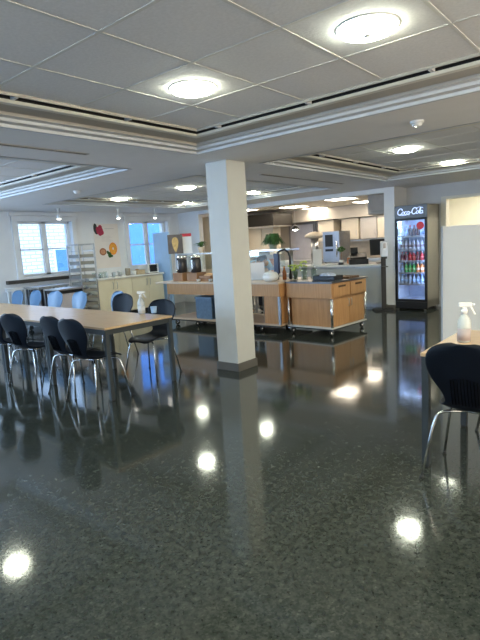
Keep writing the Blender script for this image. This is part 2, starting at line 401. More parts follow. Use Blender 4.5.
# ------------------------------------------------------------------ ceiling fittings
def ceiling_lamp():
    t = thing('ceiling_lamp', 'x', 'ceiling lamp')
    MB().lathe([(0.156, 0.0), (0.158, -.003), (0.150, -.006), (0.146, -.006), (0.146, 0)], seg=36).build('rim', M_white, t)
    MB().lathe([(0.145, -.003), (0.143, -.010), (0.130, -.024), (0.10, -.033), (0.06, -.037), (0.0005, -.038)], seg=36).build('lens', M_lamp, t)
    MB().lathe([(0.022, -.036), (0.020, -.042), (0.0005, -.044)], seg=16).build('cap', M_white, t)
    return t
L0 = ceiling_lamp(); L0.location = (-2.36, 2.47, ZT)
L0['label'] = 'round flat ceiling lamp in the near tiles, left one of the two largest'
lamps = [(-1.15, 2.47, 'round flat ceiling lamp in the near tiles, largest one at the top right'),
         (-2.38, 6.10, 'round ceiling lamp left and nearer of the pair above the drinks fridge'),
         (-2.38, 7.87, 'round ceiling lamp at the right edge, farther of the pair above the fridge'),
         (-6.20, 6.17, 'round ceiling lamp just left of the column, upper and nearer one'),
         (-8.17, 8.11, 'round ceiling lamp just left of the column, lower and farther one'),
         (-8.00, 6.15, 'round ceiling lamp left of the column nearest the window wall'),
         (-6.20, 8.05, 'round ceiling lamp seen just right of the column'),
         (-6.17, 2.56, 'round ceiling lamp in the left tile field, only seen reflected in the floor'),
         (-2.36, .65, None), (-1.15, .65, None), (.05, 2.47, None), (.05, .65, None), (-.58, 6.10, None), (-.58, 7.87, None)]
for x, y, l in lamps:
    dup(L0, (x, y, ZT), 0, l or 'round ceiling lamp overhead behind the camera, outside the photo', 'round ceiling lamps' if not l else None)
def detector(p, l):
    t = thing('smoke_detector', l, 'smoke detector', p)
    MB().lathe([(.055, 0), (.055, -.015), (.045, -.02)], seg=20).build('base', M_plw, t)
    MB().lathe([(.04, -.018), (.042, -.03), (.036, -.04), (.0005, -.045)], seg=20).build('sensor', M_plw, t)
p = G(417, 121, ZS); detector((p.x, p.y, ZS), 'white round smoke detector on the beam near the right edge')
p = G(77, 191, ZS); detector((p.x, p.y, ZS), 'small white smoke detector on the soffit above the windows')
def slotvent(x, y0, y1, l):
    t = thing('ceiling_vent', l, 'ceiling vent', (x, (y0 + y1) / 2, ZS)); h = (y1 - y0) / 2
    mb = MB(); mb.box(-.03, -.018, -h, h, -.006, 0); mb.box(.018, .03, -h, h, -.006, 0); mb.box(-.03, .03, -h - .012, -h, -.006, 0); mb.box(-.03, .03, h, h + .012, -.006, 0)
    mb.build('frame', M_taupe, t); MB().box(-.018, .018, -h, h, -.003, 0).build('slot', M_slot, t)
slotvent(-4.18, .6, 2.87, 'long narrow slot vent in the beam on the left side')
slotvent(-4.19, 5.6, 7.9, 'long narrow slot vent in the beam right of the column')
def pend(x, y, l):
    t = thing('spotlight', l, 'spotlight', (x, y, ZS))
    MB().lathe([(.035, 0), (.035, -.02), (.01, -.022)], seg=14).build('ceiling_rose', M_plw, t)
    MB().cyl((0, 0, -.02), (0, 0, -.14), .012).build('stem', M_plw, t)
    MB().lathe([(.012, -.13), (.04, -.15), (.045, -.21), (.04, -.212)], seg=18).build('shade', M_plw, t)
    MB().lathe([(.038, -.205), (.03, -.222), (.0005, -.228)], seg=18).build('bulb', M_spot, t)
pend(-9.14, 5.49, 'small white ceiling spotlight in front of the left window')
pend(-8.95, 6.78, 'small white ceiling spotlight above the fruit poster')
pend(-8.80, 7.68, 'small white ceiling spotlight in front of the far window')
kt = thing('ceiling_light_panel', 'x', 'light panel', (0, 0, 2.40))
MB().box(-.32, .32, -.32, .32, -.012, 0).build('frame', M_plw, kt); MB().box(-.29, .29, -.29, .29, -.016, -.011).build('diffuser', M_klamp, kt)
first = True
for (x, y, l) in ((-7.75, 11.8, 'warm light panel in the kitchen ceiling above the white door'), (-5.9, 11.0, 'warm light panel in the kitchen ceiling left of the boxed duct'),
                  (-7.9, 13.2, 'warm light panel farthest back in the kitchen ceiling'), (-8.9, 11.0, 'warm light panel in the kitchen ceiling beside the column'), (-6.0, 12.7, 'warm light panel above the steel oven in the kitchen')):
    if first: kt.location = (x, y, 2.40); kt['label'] = l; first = False
    else: dup(kt, (x, y, 2.40), 0, l)
# corridor light behind the door opening
t = thing('ceiling_light_panel', 'light panel in the corridor behind the right doorway', 'light panel', (-2.3, 11.1, ZS))
MB().box(-.3, .3, -.3, .3, -.012, 0).build('frame', M_plw, t); MB().box(-.27, .27, -.27, .27, -.016, -.011).build('diffuser', mat('corridor_light', (.9, .9, .85), .4, emit=(1, .93, .75), es=40), t)

# ------------------------------------------------------------------ tables
def table(L=1.18, D=.86):
    t = thing('dining_table', 'x', 'table')
    MB().box(-L / 2, L / 2, -D / 2, D / 2, .713, .735).build('tabletop', M_tabletop, t, 0.003)
    MB().box(-L / 2 + .002, L / 2 - .002, -D / 2 + .002, D / 2 - .002, .706, .7125).build('edge_band', M_leg, t)
    mb = MB(); a, c = L / 2 - .015, D / 2 - .015
    mb.box(-a, a, -c, -c + .025, .66, .706); mb.box(-a, a, c - .025, c, .66, .706); mb.box(-a, -a + .025, -c, c, .66, .706); mb.box(a - .025, a, -c, c, .66, .706)
    mb.build('apron', M_leg, t)
    for sx in (-1, 1):
        for sy in (-1, 1):
            x, y = sx * (L / 2 - .026), sy * (D / 2 - .026)
            l = MB().box(x - .022, x + .022, y - .022, y + .022, .012, .705).build('leg', M_leg, t, 0.003)
            MB().box(x - .018, x + .018, y - .018, y + .018, 0, .012).build('foot', M_rub, l)
    return t
T0 = table()
ya = R(-1.5)
tl = ['wooden dining table nearest in the left row, with the spray bottle at its end', 'second wooden table from the right in the left row of tables',
      'third wooden table from the right in the left row, at the left edge', 'farthest wooden table of the left row, mostly out of frame']
for i in range(4):
    d = .61 + i * 1.185; x, y = -4.02 - d * math.cos(ya), 2.775 + .44 - d * math.sin(ya) * 1
    if i == 0: T0.location = (x, y, 0); T0.rotation_euler.z = ya; T0['label'] = tl[0]
    else: dup(T0, (x, y, 0), ya, tl[i])
dup(T0, (-1.08 + .59, 2.96 + .44, 0), 0, 'wooden dining table at the right edge behind the large dark chair')

# ------------------------------------------------------------------ chairs
def chair():
    t = thing('dining_chair', 'x', 'chair')
    # profile of the shell: (y, z, half width, edge lift)
    P = [(.225, .425, .10), (.215, .437, .155), (.18, .447, .182), (.11, .448, .195), (.03, .441, .196), (-.05, .437, .19), (-.11, .440, .18), (-.155, .452, .145),
         (-.185, .478, .118), (-.203, .515, .124), (-.218, .56, .142), (-.233, .61, .180), (-.248, .665, .205), (-.262, .72, .220), (-.276, .78, .212), (-.288, .825, .178), (-.295, .85, .122), (-.297, .860, .055)]
    n = 14; th = .011
    def surf(off):
        vs = []
        for i, (y, z, w) in enumerate(P):
            a = P[max(i - 1, 0)]; c = P[min(i + 1, len(P) - 1)]
            dy, dz = c[0] - a[0], c[1] - a[1]; L = math.hypot(dy, dz); ny, nz = dz / L, -dy / L   # outward (below / behind)
            if nz > 0 and i < 8: ny, nz = -ny, -nz
            if i >= 8 and ny > 0: ny, nz = -ny, -nz
            for k in range(n + 1):
                u = -1 + 2 * k / n; x = u * w
                back = min(1, max(0, (i - 7) / 4)); seatf = 1 - back
                lift = -(abs(u) ** 2.2) * .022 * seatf * (0.5 if i < 3 else -1)
                bend = (abs(u) ** 2) * .035 * back
                vs.append((x, y + bend + ny * off, z + (lift if i >= 0 else 0) + nz * off))
        return vs
    A, B = surf(0), surf(th); m = len(P); N = n + 1; mb = MB()
    fs = []
    for i in range(m - 1):
        for k in range(n):
            a, b_, c, d = i * N + k, i * N + k + 1, (i + 1) * N + k + 1, (i + 1) * N + k
            fs.append((a, b_, c, d)); o = m * N; fs.append((d + o, c + o, b_ + o, a + o))
    o = m * N
    edge = [k for k in range(N)] + [i * N + n for i in range(1, m)] + [(m - 1) * N + k for k in range(n - 1, -1, -1)] + [i * N for i in range(m - 2, 0, -1)]
    for i in range(len(edge)):
        a, c = edge[i], edge[(i + 1) % len(edge)]; fs.append((c, a, a + o, c + o))
    mb.add(A + B, fs, 0, True)
    sh = mb.build('seat_shell', M_chair, t)
    sd = sh.modifiers.new('sub', 'SUBSURF'); sd.levels = 1; sd.render_levels = 1
    r = MB()
    for k in range(9):                         # pressed ribs low in the back
        x = (k - 4) * .0175; hh = .085 - abs(k - 4) * .004
        r.tube([(x, -.205, .490), (x, -.2165, .520), (x, -.2300, .56), (x, -.2445, .61), (x, -.2560, .575 + hh)], .0035, 6)
    r.build('back_ribs', M_rib, sh)
    f = MB(); f.lathe([(.07, .405), (.07, .418), (.05, .424)], seg=20); f.build('seat_mount', M_chrome, t)
    for sx in (-1, 1):
        for sy in (-1, 1):
            q = MB()
            q.tube([(sx * .03, sy * .05, .410), (sx * .13, sy * .115, .412), (sx * .165, sy * .14, .404), (sx * .180, sy * .152, .382), (sx * .2, sy * .17, .30), (sx * .245, sy * .212, .012)], .0085, 10)
            l = q.build('leg', M_chrome, t)
            MB().cyl((sx * .2445, sy * .2115, .02), (sx * .2475, sy * .214, 0), .012, .013, 12).build('foot', M_rub, l)
    return t
C0 = chair()
chs = [(-4.27, 2.80, 3, 'dark chair tucked under the near side of the left table, closest to its right end'),
       (-4.69, 2.84, 1, 'dark chair at the near side of the left tables, second from the right end'),
       (-5.475, 2.80, 9, 'dark chair at the near side of the left tables, third from the right end'),
       (-6.08, 2.84, 4, 'dark chair at the left edge, cut off by the frame, near side of the tables'),
       (-4.52, 3.72, 188, 'dark chair on the far side of the left table, beside the spray bottle'),
       (-5.85, 4.15, 186, 'dark chair behind the left table in front of the cream cupboards, nearer one of two'),
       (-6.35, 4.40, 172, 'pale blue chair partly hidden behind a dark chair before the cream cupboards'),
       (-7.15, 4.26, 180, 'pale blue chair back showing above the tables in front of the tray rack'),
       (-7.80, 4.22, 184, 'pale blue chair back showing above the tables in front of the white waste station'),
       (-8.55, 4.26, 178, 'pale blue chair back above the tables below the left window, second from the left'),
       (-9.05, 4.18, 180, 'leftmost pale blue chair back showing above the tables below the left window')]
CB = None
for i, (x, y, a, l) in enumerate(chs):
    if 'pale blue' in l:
        if CB is None:                      # the pale blue chairs share a shell copy in a lighter blue
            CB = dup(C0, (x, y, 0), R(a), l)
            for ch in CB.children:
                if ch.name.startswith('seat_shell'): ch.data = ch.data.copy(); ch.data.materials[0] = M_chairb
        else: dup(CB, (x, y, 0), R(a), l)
    elif i == 0: C0.location = (x, y, 0); C0.rotation_euler.z = R(a); C0['label'] = l
    else: dup(C0, (x, y, 0), R(a), l)
dup(C0, (-.775, 3.03, 0), R(0), 'large dark chair with chrome legs in the right foreground, ribbed back to the camera')
dup(C0, (-.72, 3.98, 0), R(184), 'dark chair opposite, on the far side of the right table at the frame edge')

def spray(loc, rz, l, pink):
    t = thing('spray_bottle', l, 'spray bottle', loc, rz)
    MB().lathe([(.030, 0), (.040, .006), (.041, .02), (.041, .12), (.038, .145), (.026, .170), (.015, .185), (.015, .195)], seg=20).build('bottle', M_clear, t)
    MB().lathe([(.0418, .015), (.0418, .095)], seg=20).build('paper_label', mat('spray_label', pink, 0.5), t)
    MB().lathe([(.019, .190), (.020, .212), (.014, .220)], seg=14).build('collar', M_plw, t)
    mb = MB(); mb.box(-.035, .045, -.012, .012, .232, .262); mb.box(-.012, .016, -.011, .011, .215, .235); mb.box(.045, .062, -.008, .008, .240, .256)
    mb.build('spray_head', M_plw, t, 0.006)
    MB().tube([(.028, 0, .236), (.042, 0, .222), (.052, 0, .200), (.064, 0, .182)], [.009, .008, .007, .006], 8, flat=.6).build('trigger', M_plw, t)
p = G(464, 342, .735); spray((p.x, p.y, .735), R(20), 'white spray bottle on the right table behind the large chair', (.42, .36, .35))
p = G(142, 314, .735); spray((p.x, p.y, .735), R(40), 'clear spray bottle standing at the end of the left table', (.68, .70, .70))
p = G(154, 313, .735)
t = tag(MB().lathe([(.028, 0), (.030, .005), (.038, .075), (.036, .075), (.028, .008), (.0005, .008)], seg=18).build('cup', M_bluew, loc=(p.x, p.y, .735)), 'small pale blue cup beside the spray bottle on the left table', 'cup')

# ------------------------------------------------------------------ white partition at right
t = thing('partition_screen', 'plain white free-standing partition wall at the right edge behind the table', 'partition', (-1.14, 5.94, 0))
MB().box(-.74, .75, -.04, .04, .0, 1.52).build('panel', mat('warm_white_panel', (.80, .77, .69), .4, var=.01), t, 0.003)
MB().box(-.76, -.74, -.045, .045, .0, 1.52).build('edge_strip', mat('grey_edge_strip', (.42, .46, .52), .4), t, 0.002)

# ------------------------------------------------------------------ left wall furniture
cy0, cy1 = 6.30, 8.22
t = thing('base_cupboard', 'x', 'cupboard', (-9.3, cy0, 0)); half = (cy1 - cy0) / 2
def cupboard(t):
    MB().box(-.60, -.02, .004, half - .004, .10, .86).build('carcass', M_ctr, t)
    MB().box(-.58, -.07, .01, half - .01, 0, .10).build('plinth', M_blk, t)
    for k in range(2):
        a = .004 + k * half / 2
        d = MB().box(-.02, 0, a, a + half / 2 - .008, .11, .855).build('door', M_ctr, t, 0.002)
        hy = a + (half / 2 - .008 - .05 if k == 0 else .05)
        MB().tube([(0, hy, .64), (.022, hy, .66), (.028, hy, .72), (.022, hy, .78), (0, hy, .80)], .006, 8).build('handle', M_steel, d)
cupboard(t); t['label'] = 'cream two-door base cupboard below the fruit poster'
dup(t, (-9.3, cy0 + half, 0), 0, 'cream two-door base cupboard below the far window')
tag(MB().box(-9.94, -9.27, cy0 - .02, cy1 + .02, .862, .90).build('worktop', M_worktop, bevel=.004), 'white worktop running over the cream cupboards', 'worktop')
# pale blue tall unit at the end
t = thing('room_divider', 'tall pale blue divider panel at the end of the cream cupboards before the far window', 'divider', (-9.38, 8.33, 0))
MB().box(-.28, .28, -.03, .03, .06, 1.86).build('panel', M_bluew, t, .006)
for sx in (-.22, .22): MB().box(sx - .02, sx + .02, -.10, .10, 0, .06).build('foot', M_steel, t)
# poster on the wall
t = thing('fruit_poster', 'tall pale poster with a raspberry, an orange and a brown fruit on the window wall', 'poster', (XL + .004, 6.80, 1.10))
MB().box(0, .012, 0, .68, 0, 1.02).build('sheet', mat('poster_paper', (.84, .76, .68), .5, var=.02), t)
def disc(mb, cy, cz, ry, rz, x=.013, n=22, mi=0):
    mb.add([(x, cy + ry * math.cos(2 * math.pi * k / n), cz + rz * math.sin(2 * math.pi * k / n)) for k in range(n)], [tuple(range(n))], mi)
mb = MB()
for cy, cz in ((.12, .90), (.18, .94), (.20, .88), (.13, .84), (.22, .82), (.17, .80)): disc(mb, cy, cz, .055, .055, .0135 + cy * .001)
mb.build('raspberry', mat('raspberry_red', (.50, .03, .08), .5, var=.4, scale=60), t)
mb = MB(); disc(mb, .05, .92, .05, .11, .0128); disc(mb, .08, .83, .05, .05, .0129); mb.build('dark_leaves', mat('dark_leaf', (.03, .03, .03), .5), t)
mb = MB(); disc(mb, .49, .44, .115, .145, .0130); disc(mb, .49, .44, .095, .12, .0136, mi=1); disc(mb, .49, .44, .02, .03, .0140, mi=2)
mb.build('orange', [mat('orange_peel', (.85, .26, .01), .5), mat('orange_flesh', (.90, .36, .03), .5, var=.25, scale=30), M_paper], t)
mb = MB(); disc(mb, .20, .38, .095, .085, .0130); disc(mb, .20, .38, .065, .055, .0136, mi=1)
mb.build('brown_fruit', [mat('brown_skin', (.42, .16, .07), .5), mat('brown_flesh', (.60, .28, .14), .5, var=.2, scale=30)], t)
mb = MB(); disc(mb, .38, .30, .05, .07, .0131); disc(mb, .33, .36, .03, .04, .0131); disc(mb, .43, .27, .04, .03, .0131); mb.build('green_leaves', M_green, t)
mb = MB()
for k in range(5): mb.box(.0125, .0132, .20, .50 - .05 * (k % 3), .62 + k * .028, .626 + k * .028)
mb.box(.0125, .0132, .30, .56, .90, .915); mb.build('print_lines', mat('faint_print', (.62, .55, .5), .5), t)
# things on the white worktop
ci = 0
MCUP = mat('grey_cup', (.40, .42, .42), .3, .2); MCL = mat('frosted_cup', (.62, .68, .72), .15)
def cup(r, h, m): return MB().lathe([(r * .75, 0), (r, h), (r * .92, h), (r * .68, .006), (.0005, .006)], seg=14).build('cup', m)
c_a, c_b, c_c = cup(.035, .11, MCL), cup(.038, .09, MCUP), cup(.045, .13, M_vase)
spots = [(-9.5, 6.40, c_c), (-9.62, 6.47, c_a), (-9.45, 6.55, c_c), (-9.6, 6.62, c_b), (-9.48, 6.72, c_a), (-9.62, 6.78, c_c), (-9.45, 6.9, c_a), (-9.6, 6.98, c_b), (-9.46, 7.07, c_b), (-9.58, 7.15, c_b), (-9.7, 7.22, c_a)]
used = set()
for x, y, src in spots:
    if src.name in used: o = src.copy(); COL.objects.link(o)
    else: o = src; used.add(src.name)
    o.location = (x, y, .90)
    kind = {c_a: 'small frosted drinking cup on the left half of the white worktop', c_b: 'grey cup on the left half of the white worktop', c_c: 'clear glass on the left half of the white worktop'}[src]
    tag(o, kind, 'cup', {c_a: 'frosted cups on the white worktop', c_b: 'grey cups on the white worktop', c_c: 'clear glasses on the white worktop'}[src])
tag(MB().lathe([(.055, 0), (.06, .01), (.06, .16), (.05, .17)], seg=18).build('canister', mat('brown_canister', (.30, .26, .20), .4), loc=(-9.5, 7.32, .9)), 'brownish canister in the middle of the white worktop', 'canister')
tag(MB().lathe([(.05, 0), (.06, .10), (.055, .10), (.045, .01), (.0005, .01)], seg=18).build('mug', M_plw, loc=(-9.45, 7.46, .9)), 'white mug right of the brown canister on the worktop', 'mug')
t = thing('bread_basket', 'low tan basket right of the white mug on the worktop', 'basket', (-9.52, 7.65, .9))
mb = MB(); mb.box(-.10, .10, -.12, .12, 0, .012)
for a in ((-.10, -.09, -.12, .12), (.09, .10, -.12, .12), (-.10, .10, -.12, -.11), (-.10, .10, .11, .12)): mb.box(*a, .012, .10)
mb.build('body', mat('wicker', (.50, .40, .26), .7, var=.3, scale=60), t, .003)
MB().blob((0, -.03, .09), (.07, .05, .04)).build('bread_roll', mat('bread', (.55, .35, .18), .7), t)
t = thing('microwave_oven', 'white microwave with a black door on the worktop below the far window', 'microwave', (-9.58, 8.02, .9))
MB().box(-.18, .18, -.17, .17, .01, .22).build('body', M_plw, t, .006)
d = MB().box(.18, .192, -.12, .11, .035, .20).build('door', M_blk, t, .003)
MB().cyl((.20, .10, .05), (.20, .10, .18), .005).build('handle', M_chrome, d)
MB().box(-.16, .16, -.15, .15, 0, .01).build('feet', M_rub, t)

# tray rack
RX, RY = -9.08, 5.86
t = thing('tray_rack', 'tall steel tray rack with stacked trays between the left window and cupboards', 'rack', (RX, RY, 0)); t.scale = (.74, .74, 1)
for sx in (-.28, .28):
    for sy in (-.24, .24):
        MB().box(sx - .013, sx + .013, sy - .013, sy + .013, .09, 1.66).build('post', M_steel, t)
        c = MB().lathe([(.008, .0), (.008, .09)], c=(sx, sy, 0)); c.cyl((sx - .012, sy, .04), (sx + .012, sy, .04), .04, seg=14); c.build('caster', M_rub, t)
mb = MB(); 
for z in (.12, 1.645):
    for sy in (-.24, .24): mb.box(-.28, .28, sy - .01, sy + .01, z - .012, z + .012)
    for sx in (-.28, .28): mb.box(sx - .01, sx + .01, -.24, .24, z - .012, z + .012)
for k in range(10):
    for sy in (-.24, .24): mb.box(-.28, .28, sy - .008, sy + .008, .25 + k * .14, .262 + k * .14)
mb.build('frame', M_steel, t)
MT = mat('tray_taupe', (.28, .27, .24), .4, .1)
TR = MB(); TR.box(-.26, .26, -.222, .222, 0, .008); TR.box(-.26, .26, -.222, -.21, .008, .065); TR.box(-.26, .26, .21, .222, .008, .065); TR.box(-.26, -.25, -.21, .21, .008, .065); TR.box(.25, .26, -.21, .21, .008, .065)
tr = TR.build('serving_tray', MT)
rk = (.262, .402, .542, .682, .822, .962, 1.102, 1.242, 1.382)
for k, z in enumerate(rk):
    o = tr if k == 0 else tr.copy()
    if k: COL.objects.link(o)
    o.location = (RX, RY, z + .001); o.scale = (.74, .74, 1)
    tag(o, 'taupe tray lying on level %s of the tall steel rack' % ['one from the floor', 'two from the floor', 'three from the floor', 'four from the floor', 'five, half way up', 'six, just above half way', 'third from the top', 'second from the top', 'topmost in use'][k], 'tray', 'trays in the steel rack')
for k, (x, y, lv) in enumerate(((-.1, -.1, 3), (.1, .05, 3), (.0, .12, 4), (.12, -.12, 4), (-.12, 0, 2), (.1, .1, 2))):
    o = c_b.copy() if k % 2 else c_a.copy(); COL.objects.link(o); o.location = (RX + x * .7, RY + y * .7, rk[lv] + .0095)
    tag(o, 'used %s cup on a tray in the steel rack' % ('grey' if k % 2 else 'frosted'), 'cup', 'used %s cups in the rack' % ('grey' if k % 2 else 'frosted'))

# radiator below the left window
t = thing('radiator', 'white tube radiator under the dark ledge of the left window', 'radiator', (-9.86, 5.02, 0))
mb = MB(); mb.box(-.035, .035, -.42, .42, .80, .86); mb.box(-.035, .035, -.42, .42, .16, .20)
mb.build('header', M_white, t, .005)
for k in range(10):
    y = -.38 + k * .0845; MB().box(-.025, .025, y - .017, y + .017, .19, .80).build('tube', M_white, t, .004)
for y in (-.36, .36): MB().box(-.015, .015, y - .015, y + .015, 0, .16).build('foot', M_white, t)
# dish trolley with slatted side
t = thing('dish_trolley', 'steel trolley with dark slatted side under the left window', 'trolley', (-9.42, 5.22, 0), R(4))
MB().box(-.26, .26, -.35, .35, .84, .875).build('top', M_steel, t, .004)
for sx in (-.22, .22):
    for sy in (-.31, .31): MB().box(sx - .015, sx + .015, sy - .015, sy + .015, .1, .84).build('post', M_steel, t)
for k in range(7):
    y = -.27 + k * .09; MB().box(.225, .24, y - .026, y + .026, .30, .82).build('slat', mat('dark_slat', (.07, .07, .075), .4, .5), t, .003)
for k in range(5):
    x = -.17 + k * .085; MB().box(x - .024, x + .024, -.34, -.325, .30, .82).build('slat', mat('dark_slat', (.07, .07, .075), .4, .5), t, .003)
MB().box(-.24, .24, -.33, .33, .20, .23).build('shelf', M_steel, t)
for sx in (-.22, .22):
    for sy in (-.31, .31): MB().cyl((sx - .012, sy, .05), (sx + .012, sy, .05), .05, seg=14).box(sx - .01, sx + .01, sy - .01, sy + .01, .05, .11).build('caster', M_rub, t)
# white machine in front of rack
t = thing('waste_station', 'white box-shaped waste station with steel top left of the tray rack', 'waste station', (-8.75, 5.20, 0), R(2))
MB().box(-.22, .22, -.24, .24, .06, .74).build('body', mat('pale_lilac_panel', (.66, .60, .62), .45), t, .005)
MB().box(-.23, .23, -.25, .25, .74, .80).build('dark_gap', M_blk, t)
MB().box(-.25, .25, -.27, .27, .80, .83).build('top', M_steel, t, .004)
MB().box(-.20, .20, -.22, .22, 0, .06).build('plinth', M_blk, t)

# ------------------------------------------------------------------ serving trolleys
def caster(parent, x, y):
    c = MB(); c.cyl((x - .014, y, .05), (x + .014, y, .05), .05, seg=18); o = c.build('caster', M_rub, parent)
    MB().cyl((x - .018, y, .05), (x + .018, y, .05), .034, seg=16).build('hub', M_chrome, o)
    f = MB(); f.box(x - .024, x - .019, y - .02, y + .02, .04, .115); f.box(x + .019, x + .024, y - .02, y + .02, .04, .115); f.box(x - .024, x + .024, y - .03, y + .03, .108, .118); f.build('fork', M_chrome, o)
HT = .83
t = thing('serving_trolley', 'oak-coloured serving trolley with drawers and doors on casters, dark top', 'trolley', (-3.66, 6.48, 0), R(-4))
MB().box(-.86, .02, -.02, 1.02, .805, HT).build('worktop', M_dsteel, t, .003)
MB().box(-.85, 0, 0, 1.0, .58, .805).build('drawer_box', M_beech, t, .002)
for k in range(2):
    a = .03 + k * .48
    d = MB().box(0, .016, a, a + .46, .60, .785).build('drawer', M_beech, t, .002)
    MB().box(.0165, .020, a + .13, a + .33, .735, .765).build('grip', mat('grip_recess', (.10, .05, .02), .6), d)
MB().box(-.80, -.035, .06, .95, .14, .58).build('cabinet', M_beech, t, .002)
for k in range(2):
    a = .07 + k * .44
    d = MB().box(-.035, -.017, a, a + .435, .15, .575).build('door', M_beech, t, .002)
    hy = a + (.40 if k == 0 else .035)
    MB().tube([(-.017, hy, .42), (.006, hy, .43), (.006, hy, .53), (-.017, hy, .54)], .005, 8).build('handle', M_steel, d)
MB().box(-.85, 0, 0, 1.0, .115, .14).build('base_board', mat('white_board', (.70, .68, .64), .4), t)
MB().box(-.855, .005, -.005, 1.005, .10, .118).build('bumper', M_blk, t)
for sx in (-.83, -.018):
    for sy in (.018, .982): MB().cyl((sx, sy, .14), (sx, sy, .58), .02, seg=14).build('post', M_chrome, t)
for sx in (-.78, -.06):
    for sy in (.06, .94): caster(t, sx, sy)

t = thing('buffet_trolley', 'long wooden buffet trolley on casters passing behind the column', 'trolley', (-4.56, 6.42, 0), 0)
MB().box(-2.90, .0, -.03, .98, .80, HT).build('worktop', mat('pale_top', (.62, .48, .36), .3, var=.04), t, .003)
MB().box(-2.62, 0, .0, .95, .60, .80).build('fascia', M_beech, t, .002)
MB().box(-.34, -.03, .04, .90, .15, .60).build('cabinet', M_beech, t, .002)
MB().box(-2.66, 0, .0, .95, .125, .15).build('shelf', M_beechd, t)
MB().box(-2.665, .0, -.005, .955, .105, .126).build('bumper', M_blk, t)
for sx in (-2.62, -1.35, -.02):
    for sy in (.02, .93): MB().box(sx - .018, sx + .018, sy - .018, sy + .018, .15, .60).build('post', M_steel, t)
for sx in (-2.5, -1.95, -1.2, -.45):
    for sy in (.10, .85): caster(t, sx, sy)
# crate and cables on / under it
t = thing('plastic_crate', 'blue grey plastic crate on the lower shelf left of the column', 'crate', (-6.30, 6.62, .15))
MB().box(-.20, .20, -.14, .14, 0, .40).build('body', mat('blue_crate', (.15, .24, .36), .5, var=.15, scale=25), t, .01)
MB().box(-.21, .21, -.15, .15, .37, .405).build('rim', mat('blue_crate_rim', (.18, .28, .42), .5), t, .004)
t = box_thing('storage_box', 'dark narrow box beside the blue crate on the lower shelf', 'box', mat('dark_box', (.06, .05, .05), .5), (.14, .3, .38), (-5.98, 6.65, .15))
tag(MB().tube([(-5.25, 6.40, .60), (-5.22, 6.38, .45), (-5.28, 6.37, .3), (-5.20, 6.36, .12), (-5.05, 6.30, .012), (-4.9, 6.20, .010), (-4.7, 6.18, .01), (-4.56, 6.3, .012)], .010, 7).build('power_cable', M_blk),
    'black cable hanging from the buffet trolley and curving over the floor right of the column', 'cable')
tag(MB().tube([(-5.36, 6.39, .60), (-5.30, 6.37, .5), (-5.40, 6.37, .38), (-5.33, 6.37, .25), (-5.38, 6.36, .1), (-5.2, 6.3, .012), (-5.1, 6.45, .01)], .012, 7).build('power_cable', M_blk),
    'tangled black cable hanging down close beside the column', 'cable')
for k in range(2):
    pass

# gantry shelf
GZ = 1.31
t = thing('gantry_shelf', 'steel gantry shelf standing on the buffet trolley behind the column', 'shelf', (-4.75, 7.20, HT))
MB().box(-2.75, 0, -.14, .14, GZ - HT, GZ - HT + .03).build('shelf_board', M_steel, t, .004)
for x in (-2.65, -1.35, -.06): MB().cyl((x, 0, 0), (x, 0, GZ - HT), .018).build('post', M_steel, t)
MB().tube([(-1.25, -.06, GZ - HT - .035), (-.5, -.06, GZ - HT - .035)], .03, 12).build('heat_lamp', mat('heat_lamp_grey', (.5, .5, .52), .4), t)
MB().box(-2.6, -.1, -.17, -.163, .20, GZ - HT - .01).build('sneeze_glass', M_vase, t)
def potted(loc, s, name, label, pot=(.62, .50, .38), droop=.55, n=46):
    t = thing(name, label, 'plant', loc)
    MB().lathe([(.05 * s, 0), (.075 * s, .12 * s), (.07 * s, .12 * s), (.06 * s, .10 * s), (.0005, .10 * s)], seg=18).build('pot', mat('plant_pot', pot, .5), t)
    mb = MB(); rnd = random.Random(int(s * 100) + len(label))
    for k in range(n):
        a = rnd.uniform(0, 6.283); L = rnd.uniform(.10, .22) * s; h = rnd.uniform(.05, .14) * s
        p0 = Vector((0, 0, .10 * s)); p1 = p0 + Vector((math.cos(a) * L * .5, math.sin(a) * L * .5, h)); p2 = p0 + Vector((math.cos(a) * L, math.sin(a) * L, h * droop))
        w = Vector((-math.sin(a), math.cos(a), 0)) * .016 * s
        mb.add([p0, p1 - w, p2, p1 + w], [(0, 1, 2, 3)])
    mb.build('leaves', M_green, t)
potted((-5.20, 7.2, GZ + .03), 1.15, 'potted_fern', 'bushy green plant on the gantry shelf right of the column', (.30, .33, .26), droop=-.45, n=150)
potted((-6.95, 7.2, GZ + .03), .95, 'potted_fern', 'small green plant in a tan pot on the gantry shelf left of the column', n=40)
def card(loc, w, h, label, name='menu_stand', rz=0, m=M_paper, top=None):
    t = thing(name, label, 'sign', loc, rz)
    MB().box(-w / 2, w / 2, -.006, .006, .006, h).build('sheet', m, t)
    MB().box(-w / 2, w / 2, -.04, .04, 0, .006).build('base', M_clear, t)
    if top: MB().box(-w / 2, w / 2, -.008, -.0061, h - .06, h).build('header_stripe', top, t)
card((-7.32, 7.16, GZ + .03), .22, .40, 'white notice with a red top standing on the gantry shelf', rz=R(38), top=M_red)
t = thing('picture_panel', 'dark standing picture with a golden figure at the left end of the buffet', 'picture', (-7.45, 6.98, HT), R(38))
MB().box(-.15, .15, -.012, .012, .52, .90).build('panel', mat('picture_brown', (.12, .09, .07), .4, var=.3), t)
mb = MB(); mb.add([(.1 * math.cos(a) * (.6 + .3 * math.sin(a)), -.0135, .70 + .15 * math.sin(a)) for a in [k * .2618 for k in range(24)]], [tuple(range(24))])
mb.build('golden_shape', mat('golden', (.55, .36, .12), .4, var=.25, scale=25), t)
MB().box(-.02, .02, -.01, .01, 0, .54).build('support', M_steel, t); MB().box(-.12, .12, -.06, .06, 0, .008).build('base', M_steel, t)

